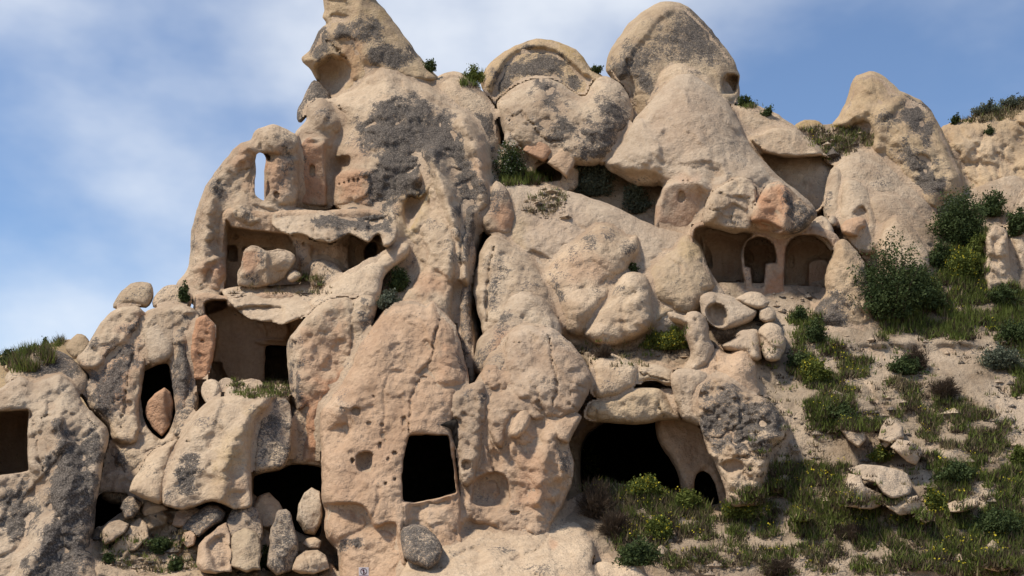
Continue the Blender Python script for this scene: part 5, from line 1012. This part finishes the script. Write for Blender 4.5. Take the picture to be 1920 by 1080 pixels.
for a in (
    ('round brown dry bush right of the white rock apron', 1118, 965, 84, 76, M_TWIG),
    ('second brown dry bush lower right of the round one', 1152, 1000, 84, 56, M_TWIG),
    ('dead twiggy bush on the shoulder of the cracked hump', 906, 452, 56, 34, M_TWIG),
    ('dry scrub under the barrel shaped boulder', 1362, 640, 66, 26, M_TWIG),
    ('grey twiggy scrub on the terrace above the big cave', 1132, 668, 50, 34, M_TWIG),
    ('brown tussock bush in the middle of the right slope', 1770, 742, 76, 44, M_TWIG),
    ('spindly leafless bush on the bare bank', 1715, 690, 70, 50, M_TWIG),
    ('brown dry scrub below the cave grass', 1240, 985, 60, 34, M_TWIG),
    ('dark dry scrub at the bottom edge of the slope', 1460, 1075, 100, 34, M_TWIG),
    ('brown dry scrub in the lower right grass', 1600, 1010, 90, 36, M_TWIG)):
    bush(*a, twigs=True, dens=1.3, name='dry_bush')

# gravel
G = [scatter(p, n, SOILS) for p, n in (([(1400,560),(1925,640),(1925,1080),(1150,1080),(1150,960),(1430,930)], 700), ([(980,355),(1070,360),(1060,405),(990,410)], 80), ([(425,536),(620,534),(600,556),(430,558)], 90), ([(180,960),(620,1020),(620,1078),(180,1078)], 420), ([(1090,640),(1300,620),(1290,690),(1110,690)], 130), ([(1340,540),(1540,560),(1480,620),(1340,600)], 80), ([(1500,245),(1640,245),(1640,290),(1560,300)], 80), ([(1360,185),(1440,200),(1440,215),(1370,205)], 60))]
G = np.concatenate([g for g in G if len(g)])
octa = np.array([[1,0,0],[-1,0,0],[0,1,0],[0,-1,0],[0,0,1],[0,0,-1]], float)
of = np.array([[0,2,4],[2,1,4],[1,3,4],[3,0,4],[2,0,5],[1,2,5],[3,1,5],[0,3,5]])
n = len(G); sz = rn.lognormal(-2.45, .6, n)
co = (G[:, None] + octa[None] * rn.uniform(.5, 1.2, (n, 6, 1)) * sz[:, None, None] * np.array([1.2, 1, .7])).reshape(-1, 3)
f = (of[None] + (np.arange(n) * 6)[:, None, None]).reshape(-1, 3)
t = np.zeros((len(co), 4)); t[:, 0] = np.repeat(rn.choice([0.1, 0.5, 0.95], n), 6); t[:, 3] = np.repeat(rn.uniform(0, .5, n), 6)
tag(new_mesh_object('gravel', co, [f], M_ROCK, tint=t, smooth=False), 'loose gravel and small stones on the soil', kind='stuff')

# warning sign in front of the pierced pillar
l, nr, ob = hit(682, 1074)
Y = l.y - .25
c = Vector(at(682, 1074, Y)); w = 9.2 / F * Y
M_SIGNW = plain('white_sign_enamel', (0.78, 0.72, 0.72), .5); M_SIGNR = plain('dark_red_sign_paint', (0.22, 0.015, 0.04), .5); M_SIGNB = plain('black_sign_paint', (0.03, 0.01, 0.02), .5); M_POST = plain('grey_galvanised_post', (.25, .25, .24), .5)
sg = bpy.data.objects.new('warning_sign', None); COL.objects.link(sg); sg.location = (c.x, Y, -.35)
tag(sg, 'small white no entry sign with red band, standing at the bottom edge', 'sign')
def box(name, x0, x1, y0, y1, z0, z1, mat, parent):
    co = np.array([(x, y, z) for x in (x0, x1) for y in (y0, y1) for z in (z0, z1)])
    q = np.array([[0,1,3,2],[4,6,7,5],[0,4,5,1],[2,3,7,6],[0,2,6,4],[1,5,7,3]])
    return new_mesh_object(name, co, [q], mat, parent, smooth=False)
def disc(name, cx, cz, r0, r1, y, mat, parent, k=40):
    a = np.arange(k) / k * 6.2832
    co = np.concatenate([np.stack([cx + np.cos(a) * r, a * 0 + yy, cz + np.sin(a) * r], 1) for r, yy in ((r0, y), (r1, y), (r1, y + .004), (r0, y + .004))])
    i = np.arange(k); j = (i + 1) % k
    return new_mesh_object(name, co, [np.concatenate([np.stack([i + m * k, i + ((m + 1) % 4) * k, j + ((m + 1) % 4) * k, j + m * k], 1) for m in range(4)])], mat, parent, smooth=False)
box('panel', c.x - w, c.x + w, Y, Y + .012, c.z - w * 2.2, c.z + w * 1.12, M_SIGNW, sg)
disc('prohibition_ring', c.x, c.z + w * .28, w * .56, w * .68, Y - .005, M_SIGNB, sg)
pic = box('pictogram', c.x - w * .1, c.x + w * .1, Y - .006, Y - .001, c.z - w * .12, c.z + w * .4, M_SIGNB, sg)
disc('pictogram_head', c.x - w * .02, c.z + w * .55, .0005, w * .15, Y - .006, M_SIGNB, sg, 20)
box('pictogram_leg', c.x - w * .1, c.x - w * .01, Y - .006, Y - .001, c.z - w * .3, c.z - w * .12, M_SIGNB, sg)
box('pictogram_leg', c.x + w * .02, c.x + w * .11, Y - .006, Y - .001, c.z - w * .26, c.z - w * .12, M_SIGNB, sg)
def bar(name, x0, z0, x1, z1, t, mat, parent):
    dx, dz = x1 - x0, z1 - z0; m = math.hypot(dx, dz); nx, nz = -dz / m * t, dx / m * t
    co = np.array([(x0 + nx, Y - .009, z0 + nz), (x0 - nx, Y - .009, z0 - nz), (x1 - nx, Y - .009, z1 - nz), (x1 + nx, Y - .009, z1 + nz)]); co = np.concatenate([co, co + [0, .002, 0]])
    return new_mesh_object(name, co, [np.array([[0,1,2,3],[7,6,5,4],[0,4,5,1],[1,5,6,2],[2,6,7,3],[3,7,4,0]])], mat, parent, smooth=False)
bar('slash', c.x - w * .42, c.z + w * .7, c.x + w * .42, c.z - w * .14, w * .045, M_SIGNR, sg)
box('red_band', c.x - w * .98, c.x + w * .98, Y - .004, Y - .001, c.z - w * 1.6, c.z - w * .58, M_SIGNR, sg)
box('post', c.x - .03, c.x + .03, Y + .012, Y + .07, -.45, c.z + w * .9, M_POST, sg)

# a bird far off in the sky
M_BIRD = plain('dark_bird_plumage', (.03, .03, .03), .8)
bp = np.array(at(1908, 175, 120)); s = .16
bird = new_mesh_object('bird', bp + s * np.array([(-1.2,0,0),(-.5,-.2,.2),(-.5,.2,.2),(-.5,0,-.22),(.5,-.18,.16),(.5,.18,.16),(.5,0,-.18),(1.3,-.2,0),(1.3,.2,0),(0,-.6,.35),(0,-2.2,.2),(.5,-.6,.3),(0,.6,.35),(0,2.2,.2),(.5,.6,.3)]),
     [np.array([[0,1,3],[0,3,2],[0,2,1],[6,7,8],[1,10,9],[9,10,11],[2,12,13],[12,14,13],[1,9,11],[2,14,12]]), np.array([[1,4,6,3],[2,3,6,5],[1,2,5,4],[4,5,8,7]])], M_BIRD, smooth=False)
tag(bird, 'tiny dark bird in the sky above the far right ridge', 'bird')
